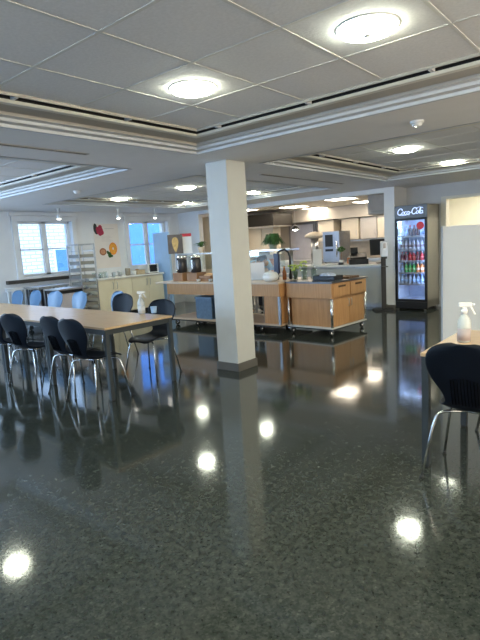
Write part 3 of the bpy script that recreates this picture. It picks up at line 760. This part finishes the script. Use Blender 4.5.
def urn(loc, label):
    t = thing('drink_urn', label, 'drinks urn', loc)
    MB().box(-.13, .13, -.13, .13, 0, .16).build('wooden_base', M_brown, t, .005)
    MB().lathe([(.085, .16), (.10, .18), (.10, .40), (.085, .43)], seg=24).build('tank', mat('urn_dark', (.05, .045, .045), .2, .3), t)
    MB().lathe([(.105, .43), (.11, .455), (.07, .485), (.0005, .495)], seg=24).build('lid', M_chrome, t)
    MB().tube([(0, -.10, .21), (0, -.14, .21), (0, -.15, .18)], .012).build('tap', M_chrome, t)
    MB().box(-.02, .02, -.106, -.098, .23, .40).build('sight_glass', M_chrome, t)
p = G(173, 281, HT); urn((-6.98, 6.66, HT), 'dark drinks urn on a wooden base at the far left end of the buffet')
urn((-6.62, 6.68, HT), 'dark drinks urn with bright lid, second from the left end of the buffet')
t = thing('bread_crate', 'brown wooden crate on the buffet just left of the column', 'crate', (-6.28, 6.64, HT))
mb = MB(); mb.box(-.15, .15, -.10, .10, 0, .01)
for z in (.012, .062): mb.box(-.15, .15, -.10, -.09, z, z + .042); mb.box(-.15, .15, .09, .10, z, z + .042); mb.box(-.15, -.14, -.10, .10, z, z + .042); mb.box(.14, .15, -.10, .10, z, z + .042)
mb.build('slats', M_brown, t); MB().blob((.02, 0, .1), (.11, .07, .05)).build('lining', mat('crate_lining', (.50, .30, .15), .6), t)
for k, (x, y) in enumerate(((-6.10, 6.50), (-6.02, 6.56), (-5.95, 6.50), (-5.90, 6.62), (-6.38, 6.48))):
    o = MB().lathe([(.03, 0), (.042, .05), (.038, .05), (.026, .008), (.0005, .008)], seg=14).build('small_bowl', M_plw if k % 2 else M_steel, loc=(x, y, HT))
    tag(o, 'small %s bowl on the buffet close to the left side of the column' % ('white' if k % 2 else 'steel'), 'bowl', 'small %s bowls left of the column' % ('white' if k % 2 else 'steel'))
t = thing('coffee_flask', 'black insulated flask on the buffet touching the left side of the column', 'flask', (-5.92, 6.72, HT))
MB().lathe([(.06, 0), (.065, .02), (.065, .17), (.045, .21), (.03, .22)], seg=20).build('body', M_blk, t)
MB().tube([(.06, 0, .05), (.10, 0, .07), (.10, 0, .15), (.06, 0, .18)], .008).build('handle', M_blk, t)
MB().lathe([(.035, .22), (.035, .24), (.0005, .25)], seg=14).build('lid', M_blk, t)

# right of the column on the buffet top
p = G(257, 280, HT); card((p.x, p.y + .03, HT), .24, .30, 'white card in a stand on the buffet just right of the column', rz=R(35))
t = thing('soup_tureen', 'white rounded tureen on the buffet beside the white card', 'tureen', (-4.86, 6.62, HT))
MB().lathe([(.07, 0), (.12, .03), (.135, .08), (.12, .11)], seg=24).build('bowl', M_plw, t)
MB().lathe([(.125, .11), (.10, .14), (.04, .16), (.0005, .165)], seg=24).build('lid', M_plw, t)
MB().blob((0, 0, .172), .014).build('knob', M_plw, t)
def bottle(loc, h, r, m, label, capm, name='bottle', group=None):
    t = thing(name, label, 'bottle', loc, group=group)
    MB().lathe([(r * .9, 0), (r, .01), (r, h * .6), (r * .75, h * .70), (r * .36, h * .82), (r * .36, h * .92)], seg=14).build('body', m, t)
    MB().lathe([(r * .42, h * .91), (r * .42, h), (.0005, h)], seg=12).build('cap', capm, t)
    return t
p = G(283, 280, HT); bottle((p.x, p.y + .05, HT), .22, .035, mat('amber_sauce', (.30, .09, .02), .25), 'amber sauce bottle with orange cap on the buffet', mat('orange_cap', (.8, .3, .05), .4))
p = G(288, 279, HT); bottle((p.x, p.y + .08, HT), .13, .03, M_blk, 'short black bottle next to the amber sauce bottle', M_blk)
def vase(loc, h, r, label, flower, n, sp):
    t = thing('flower_vase', label, 'vase', loc)
    MB().lathe([(r * .8, 0), (r, .01), (r * 1.05, h), (r * .98, h), (r * .9, .015), (.0005, .015)], seg=20).build('glass', M_vase, t)
    rnd = random.Random(n); mb = MB(); fl = MB()
    for k in range(n):
        a = rnd.uniform(0, 6.28); q = Vector((math.cos(a) * sp * rnd.random(), math.sin(a) * sp * rnd.random(), h + rnd.uniform(.02, .11)))
        mb.tube([(math.cos(a) * r * .3, math.sin(a) * r * .3, .02), q * .5 + Vector((0, 0, h * .3)), q], .002, 5); fl.blob(q, (.018, .018, .014), 7, 5)
    mb.build('stems', M_green, t); fl.build('blossoms', flower, t)
p = G(292, 281, HT); vase((p.x, p.y + .10, HT), .14, .045, 'glass vase with yellow-green blossoms left of the black tap on the trolley', M_lime, 26, .12)
p = G(303, 281, HT); vase((p.x, p.y + .05, HT), .20, .05, 'tall glass vase with few green stems at the trolley edge', M_lime, 9, .08)
p = G(309, 280, HT); vase((p.x, p.y + .15, HT), .17, .045, 'tall clear glass vase nearest the black tray box', M_paper, 5, .05)
p = G(301, 280, HT)
t = thing('heat_lamp_arm', 'black curved arm rising from the end of the buffet trolley', 'lamp', (-4.72, 7.0, HT))
MB().tube([(0, 0, 0), (0, 0, .38), (-.02, -.01, .45), (-.08, -.03, .50), (-.16, -.06, .48), (-.20, -.08, .44)], .018, 10).build('arm', M_blk, t)
MB().box(-.27, -.17, -.10, -.05, .10, .44).build('lamp_box', mat('blue_black', (.01, .015, .05), .3), t, .006)
MB().box(-.245, -.195, -.09, -.06, 0, .10).build('foot', M_blk, t)
# black box with cutlery and tray on trolley
p = G(331, 281, HT)
t = thing('cutlery_box', 'low black box at the front corner of the oak trolley', 'box', (-3.93, 6.85, HT), R(-4))
mb = MB(); mb.box(-.20, .20, -.12, .12, 0, .01)
for a in ((-.20, -.19, -.12, .12), (.19, .20, -.12, .12), (-.20, .20, -.12, -.11), (-.20, .20, .11, .12), (-.005, .005, -.12, .12)): mb.box(*a, .01, .07)
mb.build('body', M_blk, t, .003)
MB().blob((.0, 0, .07), (.15, .08, .045), 12, 7).build('napkins', mat('napkin_blue_white', (.55, .60, .70), .8, var=.3, scale=25), t)
t = thing('slatted_tray', 'dark slatted wooden tray on the rear of the oak trolley top', 'tray', (-3.86, 7.22, HT), R(-4))
MB().box(-.20, .20, -.16, .16, 0, .015).build('board', mat('dark_brown_wood', (.12, .07, .04), .5), t)
for k in range(6): MB().box(-.20, .20, -.15 + k * .055, -.12 + k * .055, .015, .03).build('slat', mat('dark_brown_slat', (.16, .09, .05), .5), t)
# ------------------------------------------------------------------ kitchen counter with till
t = thing('kitchen_counter', 'grey fronted kitchen counter with white top left of the drinks fridge', 'counter', (-4.20, 9.70, 0))
MB().box(-2.6, 0, .02, .75, .08, .82).build('front_panel', mat('grey_front', (.52, .54, .54), .45, var=.03), t, .003)
MB().box(-2.55, -.03, .06, .7, 0, .08).build('plinth', M_steel, t)
MB().box(-2.65, .03, -.03, .78, .85, .89).build('worktop', M_worktop, t, .004)
MB().box(-2.6, .0, .0, .75, .82, .85).build('steel_edge', M_steel, t)
KT = .89
t = thing('cash_monitor', 'black tilted monitor on the kitchen counter beside the sanitizer', 'monitor', (-4.48, 10.12, KT), R(35))
MB().box(-.12, .12, -.08, .08, 0, .02).build('base', M_blk, t, .004)
MB().cyl((0, .03, .02), (0, .03, .30), .02).build('stand', M_blk, t)
s = MB().box(-.25, .25, -.015, .015, -.17, .17).build('screen', M_blk, t, .004); s.location = (0, 0, .34); s.rotation_euler.x = R(-12)
e = MB().box(-.24, .24, -.018, .018, .171, .19).build('top_edge', M_plw, s)
t = thing('cash_register', 'black cash register with keypad on the kitchen counter', 'cash register', (-4.95, 9.96, KT), R(30))
MB().box(-.20, .20, -.18, .18, 0, .11).build('drawer', M_blk, t, .006)
MB().add([(-.17, -.15, .11), (.17, -.15, .11), (.17, .15, .11), (-.17, .15, .11), (-.17, -.13, .15), (.17, -.13, .15), (.17, .15, .24), (-.17, .15, .24)], [(0, 1, 5, 4), (1, 2, 6, 5), (2, 3, 7, 6), (3, 0, 4, 7), (4, 5, 6, 7), (3, 2, 1, 0)]).build('keyboard', M_blk, t, .004)
MB().box(-.16, .0, .12, .15, .23, .36).build('display', M_blk, t, .004)
t = thing('card_terminal', 'small black card reader left of the cash register', 'card reader', (-5.30, 9.84, KT), R(20))
MB().box(-.05, .05, -.07, .07, 0, .05).build('body', M_blk, t, .006); MB().box(-.035, .035, 0, .05, .05, .056).build('display', M_dsteel, t)
t = thing('topiary_plant', 'small ball-headed plant on a thin stem on the kitchen counter', 'plant', (-5.42, 10.1, KT))
MB().lathe([(.045, 0), (.06, .09), (.0005, .085)], seg=16).build('pot', M_plw, t); MB().cyl((0, 0, .08), (0, 0, .30), .006).build('stem', M_brown, t)
mb = MB(); rnd = random.Random(3)
for k in range(40):
    v = Vector((rnd.gauss(0, 1), rnd.gauss(0, 1), rnd.gauss(0, 1))).normalized(); mb.blob((v.x * .075, v.y * .075, .33 + v.z * .05), (.025, .025, .018), 6, 4)
mb.build('foliage', M_green, t)
card((-5.90, 9.85, KT), .20, .36, 'white sheet in a stand on the kitchen counter in front of the oven', rz=R(30))
tag(MB().lathe([(.10, 0), (.14, .02), (.13, .02), (.09, .008), (.0005, .008)], seg=20).build('plate', M_plw, loc=(-5.55, 9.85, KT)), 'white plate on the kitchen counter in front of the ball-headed plant', 'plate')
# items loosely on the counter
for x, y, s_, m_, l in ((-5.28, 10.2, 1.0, mat('copper_jar', (.45, .18, .08), .3, .5), 'copper coloured jar behind the card reader'), (-5.05, 10.30, .8, M_steel, 'small steel jar behind the cash register')):
    t = thing('jar', l, 'jar', (x, y, KT)); MB().lathe([(.05 * s_, 0), (.06 * s_, .02), (.06 * s_, .12 * s_), (.045 * s_, .14 * s_)], seg=16).build('body', m_, t); MB().lathe([(.048 * s_, .14 * s_), (.048 * s_, .16 * s_), (.0005, .165 * s_)], seg=16).build('lid', M_steel, t)

# sanitizer stand
t = thing('sanitizer_stand', 'white hand sanitizer dispenser on a black floor stand left of the fridge', 'dispenser', (-4.10, 9.32, 0), R(35))
MB().box(-.20, .16, -.16, .16, 0, .03).build('base', M_blk, t, .006)
MB().box(-.045, .045, -.012, .012, .03, 1.30).build('pole', M_blk, t, .003)
h = MB().box(-.065, .065, -.12, -.012, 1.06, 1.36).build('dispenser', M_plw, t, .02)
MB().box(-.025, .025, -.125, -.119, 1.22, 1.32).build('window', M_dsteel, h, .002)
MB().box(-.05, .05, -.10, -.02, 1.02, 1.06).build('nozzle', M_blk, h)
MB().box(-.06, .06, -.14, -.01, .86, .875).build('drip_tray', M_blk, t)

# ------------------------------------------------------------------ drinks fridge
FR = (-3.60, 9.78, 0); fz = R(-3)
t = thing('drinks_fridge', 'tall glass-door drinks fridge with white script lettering, full of bottles', 'fridge', FR, fz)
M_fs = mat('fridge_side', (.25, .245, .22), .4, .2, var=.03); M_fi = mat('fridge_inner', (.62, .70, .85), .4, var=.02)
w, d = .315, .28
mb = MB(); mb.box(-w, -w + .03, -d, d, .06, 2.0); mb.box(w - .03, w, -d, d, .06, 2.0); mb.box(-w, w, d - .03, d, .06, 2.0); mb.box(-w, w, -d, d, 1.74, 2.0); mb.box(-w, w, -d, d, .06, .20)
mb.build('body', M_fs, t, .004)
mb = MB(); mb.box(-w + .031, w - .031, d - .045, d - .031, .2, 1.739); mb.box(-w + .031, -w + .04, -d + .03, d - .045, .2, 1.739); mb.box(w - .04, w - .031, -d + .03, d - .045, .2, 1.739); mb.box(-w + .04, w - .04, -d + .02, d - .045, .201, .215)
mb.build('liner', M_fi, t)
dr = MB()
for a in ((-w, -w + .045, .17, 1.76), (w - .045, w, .17, 1.76), (-w, w, 1.72, 1.76), (-w, w, .17, .215)): dr.box(a[0], a[1], -d - .035, -d - .002, a[2], a[3])
dd = dr.build('door', M_blk, t, .003)
MB().box(-w + .04, w - .04, -d - .022, -d - .016, .21, 1.725).build('pane', M_glass, dd)
MB().cyl((-w + .02, -d - .055, .8), (-w + .02, -d - .055, 1.25), .01).build('handle', M_blk, dd)
MB().box(-w, w, -d - .03, -d - .001, .03, .165).build('kick_panel', M_blk, t, .003)
for sx in (-w + .05, w - .05):
    for sy in (-d + .0, d - .05): MB().cyl((sx, sy, 0), (sx, sy, .06), .022, seg=12).build('foot', M_steel, t)
sg = MB().box(-w, w, -d - .035, -d, 1.765, 2.0).build('sign_box', mat('sign_grey', (.07, .08, .09), .3, emit=(.30, .36, .46), es=.07), t, .003)
ML = mat('sign_letters', (.8, .85, 1), .4, emit=(.40, .56, 1.0), es=.62)
# script lettering Coca-Cola built from pen strokes, (x, z) in letter units
def arc(cx, cz, rx, rz, a0, a1, n=12): return [(cx + rx * math.cos(R(a0 + (a1 - a0) * k / n)), cz + rz * math.sin(R(a0 + (a1 - a0) * k / n))) for k in range(n + 1)]
strokes = []
def bigC(x): strokes.append(([(x + 1.02, .98)] + arc(x + .62, .62, .50, .62, 55, 320, 18) + [(x + 1.2, .35)], .10)); strokes.append((arc(x + .98, .95, .10, .16, 200, -60, 8), .06))
def small_o(x): strokes.append((arc(x + .26, .30, .24, .29, 100, 460, 16), .085)); strokes.append(([(x + .26, .59), (x + .42, .55), (x + .58, .48)], .05))
def small_c(x): strokes.append((arc(x + .27, .30, .24, .29, 50, 320, 13), .085)); strokes.append(([(x + .46, .11), (x + .58, .2)], .06))
def small_a(x): strokes.append((arc(x + .26, .30, .24, .29, 60, 400, 16), .085)); strokes.append(([(x + .50, .58), (x + .50, .15), (x + .56, .03), (x + .68, .12)], .085))
def small_l(x): strokes.append(([(x + .0, .2), (x + .28, .8), (x + .30, 1.15), (x + .20, 1.2), (x + .14, .9), (x + .14, .2), (x + .22, .02), (x + .36, .12)], .085))
bigC(0); small_o(1.05); small_c(1.62); small_a(2.14); strokes.append(([(2.84, .33), (3.10, .38)], .09))
bigC(3.05); small_o(4.10); small_l(4.62); small_a(4.92)
strokes.append(([(.55, .02), (1.0, -.14), (1.7, -.16), (2.4, -.05), (2.75, -.12)], .05))
strokes.append(([(3.9, 1.08), (4.5, 1.30), (5.0, 1.22), (5.4, 1.02)], .05))
sc = .092; lt = MB()
for pts, th in strokes:
    q = [(-w + .045 + (x + z * .22) * sc, -d - .037, 1.832 + z * sc) for x, z in pts]
    lt.tube([(a, b_, c) for a, b_, c in q], th * sc * 1.0, 6)
lt.build('lettering', ML, sg)
levels = [.50, .72, .95, 1.17, 1.42]
for z in levels[:]:
    MB().box(-w + .042, w - .042, -d + .05, d - .05, z - .012, z - .002).build('shelf', M_steel, t)
    MB().box(-w + .042, w - .042, -d + .035, -d + .05, z - .02, z + .012).build('shelf_edge', mat('shelf_edge', (.28, .30, .34), .4), t)
ME = mat('fridge_led', (.9, .95, 1), .4, emit=(.42, .60, 1.0), es=34)
MB().box(-w + .05, w - .05, -d + .005, -d + .03, 1.722, 1.737).build('light_strip', ME, t)
MB().box(w - .044, w - .032, -d + .005, -d + .03, .25, 1.70).build('light_strip', ME, t)
mb = MB(); n = 24; mb.add([(w - .13 + .072 * math.cos(2 * math.pi * k / n), -d - .0235, 1.61 + .072 * math.sin(2 * math.pi * k / n)) for k in range(n)], [tuple(range(n))])
mb.build('red_sticker', mat('sticker_red', (.75, .03, .04), .4), dd)
RF = Matrix.Rotation(fz, 4, 'Z')
def fr(x, y, z): v = RF @ Vector((x, y, z)); return (v.x + FR[0], v.y + FR[1], z)
def row(z, specs, ys=(-.17, -.02), sp=.078):
    for col, (proto, lab, grp) in enumerate(specs):
        for y in ys:
            loc = fr(-w + .085 + col * sp, y, z)
            if proto.get('u'): dup(proto['o'], loc, 0, lab, grp)
            else: o = proto['o']; o.location = loc; o['label'] = lab; o['group'] = grp; proto['u'] = 1
def proto(h, r, c, cap, rough=.2, lab=None):
    o = bottle((0, 0, 0), h, r, mat('drink', c, rough), 'x', mat('drink_cap', cap, .4))
    if lab: MB().lathe([(r * 1.02, h * .25), (r * 1.02, h * .5)], seg=14).build('paper_label', mat('drink_label', lab, .5), o)
    return {'o': o}
P_dark = proto(.21, .032, (.05, .02, .02), (.5, .02, .02)); P_red = proto(.17, .033, (.50, .04, .05), (.6, .6, .6), lab=(.55, .1, .1))
P_dred = proto(.17, .033, (.14, .03, .04), (.5, .05, .05)); P_grn = proto(.19, .032, (.05, .35, .10), (.7, .7, .6), lab=(.3, .6, .3))
P_org = proto(.19, .033, (.75, .28, .10), (.8, .8, .8), lab=(.8, .6, .5)); P_clr = proto(.19, .032, (.35, .45, .62), (.2, .4, .8), lab=(.35, .55, .85))
P_wht = proto(.18, .031, (.50, .52, .62), (.3, .3, .35), lab=(.25, .2, .25))
n_ = lambda k, s, a: (k, '%s on the %s shelf of the drinks fridge' % (s, a), '%s on the %s fridge shelf' % (s, a))
row(levels[4], [n_(P_clr, 'pale blue bottle', 'top'), n_(P_dark, 'dark cola bottle', 'top'), n_(P_dark, 'dark cola bottle', 'top'), n_(P_dark, 'dark cola bottle', 'top'), n_(P_clr, 'pale blue bottle', 'top'), n_(P_clr, 'pale blue bottle', 'top')], ys=(.02,))
row(levels[3], [n_(P_wht, 'white and dark labelled bottle', 'second')] * 6)
row(levels[2], [n_(P_dred, 'dark red bottle', 'third'), n_(P_dred, 'dark red bottle', 'third'), n_(P_red, 'bright red bottle', 'third'), n_(P_red, 'bright red bottle', 'third'), n_(P_dred, 'dark red bottle', 'third'), n_(P_red, 'bright red bottle', 'third')])
row(levels[1], [n_(P_clr, 'pale blue bottle', 'fourth'), n_(P_grn, 'green bottle', 'fourth'), n_(P_grn, 'green bottle', 'fourth'), n_(P_grn, 'green bottle', 'fourth'), n_(P_org, 'orange bottle', 'fourth'), n_(P_org, 'orange bottle', 'fourth')])
row(levels[0], [n_(P_clr, 'pale blue water bottle', 'fifth')] * 6)

# ------------------------------------------------------------------ kitchen interior
M_kc = mat('kitchen_cupboard', (.74, .67, .55), .4, var=.03); M_kg = mat('kitchen_grey_door', (.56, .54, .52), .4, var=.03)
def tall(x0, x1, z0, z1, y, m, label, name='wall_cupboard', dep=.4, hx=None):
    t = thing(name, label, 'cupboard', ((x0 + x1) / 2, y + dep / 2, z0)); a = (x1 - x0) / 2
    MB().box(-a, a, -dep / 2 + .02, dep / 2, 0, z1 - z0).build('carcass', m, t)
    dd = MB().box(-a + .004, a - .004, -dep / 2, -dep / 2 + .019, .004, z1 - z0 - .004).build('door', m, t, .003)
    MB().cyl((a - .06, -dep / 2 - .02, .1), (a - .06, -dep / 2 - .02, .25), .006).build('handle', M_steel, dd)
yk = 13.45
xs = [-7.25, -6.70, -6.05]
tall(-7.20, -6.66, 1.42, 2.02, yk, M_kc, 'cream kitchen wall cupboard right of the steel oven')
tall(-6.60, -6.10, 1.42, 2.02, yk, M_kg, 'greyish kitchen wall cupboard between two cream ones')
tall(-6.08, -5.52, 1.42, 2.05, yk, M_kc, 'warm cream kitchen wall cupboard nearest the drinks fridge')
tall(-8.0, -7.45, 1.42, 2.02, yk, M_kc, 'cream kitchen wall cupboard just above and behind the steel oven')
# dado rail / bulkhead
struct(MB().box(-9.2, -4.2, yk - .1, YB, 2.04, 2.399), 'trim_31', M_kwall)
struct(MB().box(-8.2, -4.2, yk + .1, yk + .14, 1.36, 1.40), 'trim_32', M_steel)
t = thing('duct_box', 'boxed beige ventilation duct below the kitchen ceiling near the fridge', 'duct', (-4.55, 10.9, 1.93))
MB().box(-.36, .38, -.5, .6, .0, .468).build('casing', mat('duct_beige', (.50, .45, .40), .6), t, .004); MB().box(-.30, .32, -.502, -.5, .05, .08).build('seam', M_taupe, t)
# white door with frame at the back
t = thing('kitchen_door', 'white kitchen door with grey frame behind the plants', 'door', (-8.83, YB - .06, 0))
MB().box(-.50, .50, .0, .05, 0, 2.03).build('frame', mat('grey_frame', (.35, .34, .34), .5), t)
k = MB().box(-.42, .42, -.03, .0, .01, 1.97).build('leaf', mat('lilac_white', (.70, .68, .74), .45), t, .004)
MB().cyl((.32, -.05, 1.02), (.38, -.05, 1.02), .01).build('handle', M_steel, k)
t = thing('pendant_lamp', 'small hanging lamp with dark rim in front of the white kitchen door', 'lamp', (-7.15, 10.9, 2.40))
MB().cyl((0, 0, 0), (0, 0, -.56), .006).build('cord', M_plw, t); MB().lathe([(.02, -.54), (.06, -.57), (.11, -.62), (.12, -.65), (.10, -.65)], seg=20).build('shade', M_dsteel, t)
MB().lathe([(.07, -.62), (.06, -.66), (.0005, -.68)], seg=16).build('bulb', M_spot, t)
# dark hood & cupboards at left
t = thing('extractor_hood', 'dark extractor hood in the kitchen just right of the column', 'hood', (-9.3, 12.4, 1.95))
MB().box(-.6, .75, -.5, .5, .0, .35).build('canopy', mat('hood_dark', (.012, .011, .01), .4, .3), t, .01); MB().box(-.58, .73, -.48, .48, -.03, 0).build('rim', M_steel, t)
tall(-9.93, -9.35, 1.1, 1.93, 12.35, M_kc, 'cream kitchen cupboard under the dark hood beside the column')
tall(-9.33, -8.9, 1.1, 1.93, 12.35, M_kc, 'second cream kitchen cupboard under the dark hood')
# tall pale unit seen left of the column
t = thing('tall_cupboard', 'tall cream cupboard in the kitchen seen left of the column', 'cupboard', (-9.62, 10.35, 0))
MB().box(-.30, .38, -.3, .3, .08, 2.25).build('carcass', M_kc, t, .004); MB().box(-.28, .36, -.28, .28, 0, .08).build('plinth', M_blk, t)
MB().box(-.29, .03, -.32, -.301, .1, 2.23).build('door', M_kc, t); MB().box(.05, .37, -.32, -.301, .1, 2.23).build('door', M_kc, t)
# back counter
t = thing('kitchen_counter', 'long steel counter along the kitchen back wall', 'counter', (-6.8, 12.6, 0))
MB().box(-1.9, 2.2, -.35, .35, .1, .86).build('body', M_kg, t); MB().box(-1.92, 2.22, -.37, .37, .86, .90).build('worktop', M_steel, t, .003)
MB().box(-1.85, 2.15, -.30, .3, 0, .1).build('plinth', M_blk, t)
t = thing('oven_stand', 'steel stand carrying the oven in the kitchen', 'stand', (-6.22, 11.6, 0))
MB().box(-.35, .35, -.35, .35, .80, .85).build('top', M_steel, t)
for sx in (-.32, .32):
    for sy in (-.32, .32): MB().box(sx - .02, sx + .02, sy - .02, sy + .02, 0, .8).build('leg', M_steel, t)
t = thing('combi_oven', 'tall steel oven with dark control panel in the middle of the kitchen', 'oven', (-6.36, 11.6, .85))
MB().box(-.26, .22, -.25, .33, .02, .80).build('body', M_steel, t, .008)
f = MB().box(-.25, .21, -.265, -.25, .04, .78).build('door', mat('oven_front', (.40, .43, .50), .3, .8), t, .003)
MB().box(-.18, .04, -.272, -.265, .42, .72).build('control_panel', M_blk, f, .002); MB().box(-.18, .04, -.272, -.265, .30, .36).build('slot', M_blk, f)
MB().cyl((.15, -.29, .15), (.15, -.29, .55), .012).build('handle', M_chrome, f)
for sx in (-.22, .18):
    for sy in (-.2, .28): MB().cyl((sx, sy, 0), (sx, sy, .02), .02).build('foot', M_rub, t)
t = thing('bread_slicer', 'slim steel appliance with beige domed top left of the oven', 'appliance', (-6.98, 11.55, .0))
MB().box(-.18, .18, -.2, .2, 0, .88).build('pedestal', M_kg, t); MB().cyl((0, 0, .88), (0, 0, 1.5), .11, .10, 18).build('column', M_steel, t)
MB().lathe([(.10, 1.50), (.26, 1.54), (.25, 1.60), (.12, 1.66), (.0005, 1.68)], seg=22).build('dome', mat('beige_dome', (.55, .48, .38), .5), t)
# plants and crates in kitchen centre
t = thing('kitchen_island', 'steel work table in the kitchen behind the buffet', 'table', (-7.9, 10.75, 0))
MB().box(-.9, .75, -.30, .30, .82, .86).build('top', M_steel, t, .003); MB().box(-.85, .70, -.27, .27, .25, .28).build('shelf', M_steel, t)
for sx in (-.85, .70):
    for sy in (-.26, .26): MB().box(sx - .02, sx + .02, sy - .02, sy + .02, 0, .82).build('leg', M_steel, t)
for k, (x, y, r, h, m_, l) in enumerate(((-8.3, 10.75, .10, .22, M_steel, 'steel pot at the left end of the kitchen work table'), (-7.8, 10.7, .08, .18, mat('copper_pot', (.55, .25, .12), .35, .6), 'copper coloured pot on the kitchen work table'), (-7.4, 10.75, .12, .12, M_plw, 'white bowl on the kitchen work table'))):
    t = thing('cooking_pot', l, 'pot', (x, y, .86)); MB().lathe([(r * .9, 0), (r, .01), (r, h), (r * .93, h), (r * .9, .02), (.0005, .02)], seg=20).build('body', m_, t); MB().tube([(r, 0, h * .7), (r + .04, 0, h * .72), (r + .04, .05, h * .72), (r, .05, h * .7)], .006).build('handle', m_, t)
for k, (x, z, c) in enumerate(((-9.80, 1.12, (.6, .45, .3)), (-9.6, 1.12, (.7, .7, .65)))): pass

# ------------------------------------------------------------------ person working behind the buffet
def person():
    P0 = Vector((-6.60, 8.45, 0))
    t = thing('person', 'person in a light blue shirt with dark hair bending over behind the buffet', 'person', P0, R(60))
    # local frame: faces -Y, bending forward
    J = {'pelvis': (0, .10, .90), 'waist': (0, .02, .98), 'chest': (0, -.16, 1.04), 'neck0': (0, -.28, 1.07), 'neck1': (0, -.34, 1.08), 'head': (0, -.40, 1.09),
         'hl': (-.10, .12, .88), 'kl': (-.12, .04, .50), 'al': (-.12, .10, .09), 'tl': (-.13, -.06, .03), 'hr': (.10, .12, .88), 'kr': (.12, .02, .50), 'ar': (.12, .08, .09), 'tr': (.13, -.08, .03),
         'sl': (-.19, -.24, 1.05), 'el': (-.28, -.30, .84), 'wl': (-.17, -.48, .87), 'pl': (-.15, -.56, .865), 'sr': (.19, -.24, 1.05), 'er': (.28, -.30, .84), 'wr': (.17, -.48, .87), 'pr': (.15, -.56, .865)}
    rad = {'pelvis': .15, 'waist': .135, 'chest': .155, 'neck0': .07, 'neck1': .052, 'head': .06, 'hl': .10, 'kl': .062, 'al': .042, 'tl': .038, 'hr': .10, 'kr': .062, 'ar': .042, 'tr': .038,
           'sl': .068, 'el': .045, 'wl': .03, 'pl': .032, 'sr': .068, 'er': .045, 'wr': .03, 'pr': .032}
    E = [('pelvis', 'waist'), ('waist', 'chest'), ('chest', 'neck0'), ('neck0', 'neck1'), ('neck1', 'head'), ('pelvis', 'hl'), ('hl', 'kl'), ('kl', 'al'), ('al', 'tl'), ('pelvis', 'hr'), ('hr', 'kr'), ('kr', 'ar'), ('ar', 'tr'),
         ('chest', 'sl'), ('sl', 'el'), ('el', 'wl'), ('wl', 'pl'), ('chest', 'sr'), ('sr', 'er'), ('er', 'wr'), ('wr', 'pr')]
    def skin(name, keys, m, grow=0.0, root='pelvis', extra=None):
        J2 = dict(J); r2 = dict(rad); E2 = [e for e in E if e[0] in keys and e[1] in keys]
        if extra:
            for (a, b_, p_, r_) in extra: J2[b_] = p_; r2[b_] = r_; E2.append((a, b_)); keys = keys + [b_]
        idx = {k: i for i, k in enumerate(keys)}
        me = bpy.data.meshes.new(name); me.from_pydata([J2[k] for k in keys], [(idx[a], idx[b_]) for a, b_ in E2], [])
        o = bpy.data.objects.new(name, me); COL.objects.link(o); o.parent = t
        s = o.modifiers.new('skin', 'SKIN'); me.skin_vertices[0].data
        for k, i in idx.items(): v = me.skin_vertices[0].data[i]; v.radius = (r2[k] + grow, r2[k] + grow); v.use_root = (k == root)
        s.use_smooth_shade = True
        d_ = o.modifiers.new('sub', 'SUBSURF'); d_.levels = 1; d_.render_levels = 2
        me.materials.append(m); return o
    ms = mat('skin', (.55, .33, .24), .5)
    fingers = []
    for s_, hnd in ((-1, 'pl'), (1, 'pr')):
        px, py, pz = J[hnd]
        for q in range(4):
            ox = (q - 1.5) * .019; ln = (.060, .070, .066, .052)[q]
            a = '%s%d' % (hnd, q); fingers += [(hnd, a + 'k', (px + ox, py - .035, pz + .002), .0095), (a + 'k', a + 'm', (px + ox * 1.15, py - .035 - ln * .6, pz - .008), .0085), (a + 'm', a + 't', (px + ox * 1.15, py - .035 - ln, pz - .028), .0075)]
        fingers += [(hnd, hnd + 'th', (px - s_ * .045, py - .02, pz - .006), .010), (hnd + 'th', hnd + 'tt', (px - s_ * .05, py - .055, pz - .016), .0085)]
    body = skin('body', list(J), ms, extra=fingers)
    h = MB(); h.blob((0, 0, 0), (.075, .095, .115), 20, 14)
    h.blob((0, -.095, -.012), (.013, .018, .02), 8, 6); h.blob((-.076, .0, -.005), (.012, .022, .03), 8, 6); h.blob((.076, .0, -.005), (.012, .022, .03), 8, 6); h.blob((0, -.07, -.075), (.035, .03, .03), 10, 6)
    hd = h.build('head', ms, t); hd.location = (0, -.42, 1.10); hd.rotation_euler = (R(42), 0, R(18))
    e = MB(); e.blob((-.028, -.088, .012), (.012, .006, .007), 8, 5); e.blob((.028, -.088, .012), (.012, .006, .007), 8, 5); e.build('eyes', M_blk, hd)
    MB().blob((0, -.092, -.052), (.024, .006, .006), 10, 5).build('mouth', mat('lips', (.45, .15, .13), .5), hd)
    hr = MB(); hr.blob((0, .022, .028), (.088, .098, .108), 20, 14); hr.blob((0, .09, -.03), (.06, .05, .07), 12, 8); hr.build('hair', mat('dark_hair', (.02, .015, .012), .5, var=.4, scale=40), hd)
    skin('shirt', ['pelvis', 'waist', 'chest', 'neck0', 'sl', 'sr', 'el', 'er'], mat('light_blue_shirt', (.42, .62, .85), .7), .014, 'waist')
    skin('trousers', ['pelvis', 'hl', 'kl', 'al', 'hr', 'kr', 'ar'], mat('dark_trousers', (.03, .03, .04), .7), .014, 'pelvis')
    skin('shoe', ['al', 'tl'], M_blk, .010, 'al'); skin('shoe', ['ar', 'tr'], M_blk, .010, 'ar')
person()
t = thing('prep_table', 'small steel work table in front of the person in the blue shirt', 'table', (-5.80, 8.0, 0), R(60))
MB().box(-.35, .35, -.22, .22, .80, .835).build('top', M_steel, t, .003)
for sx in (-.32, .32):
    for sy in (-.19, .19): MB().box(sx - .015, sx + .015, sy - .015, sy + .015, 0, .80).build('leg', M_steel, t)
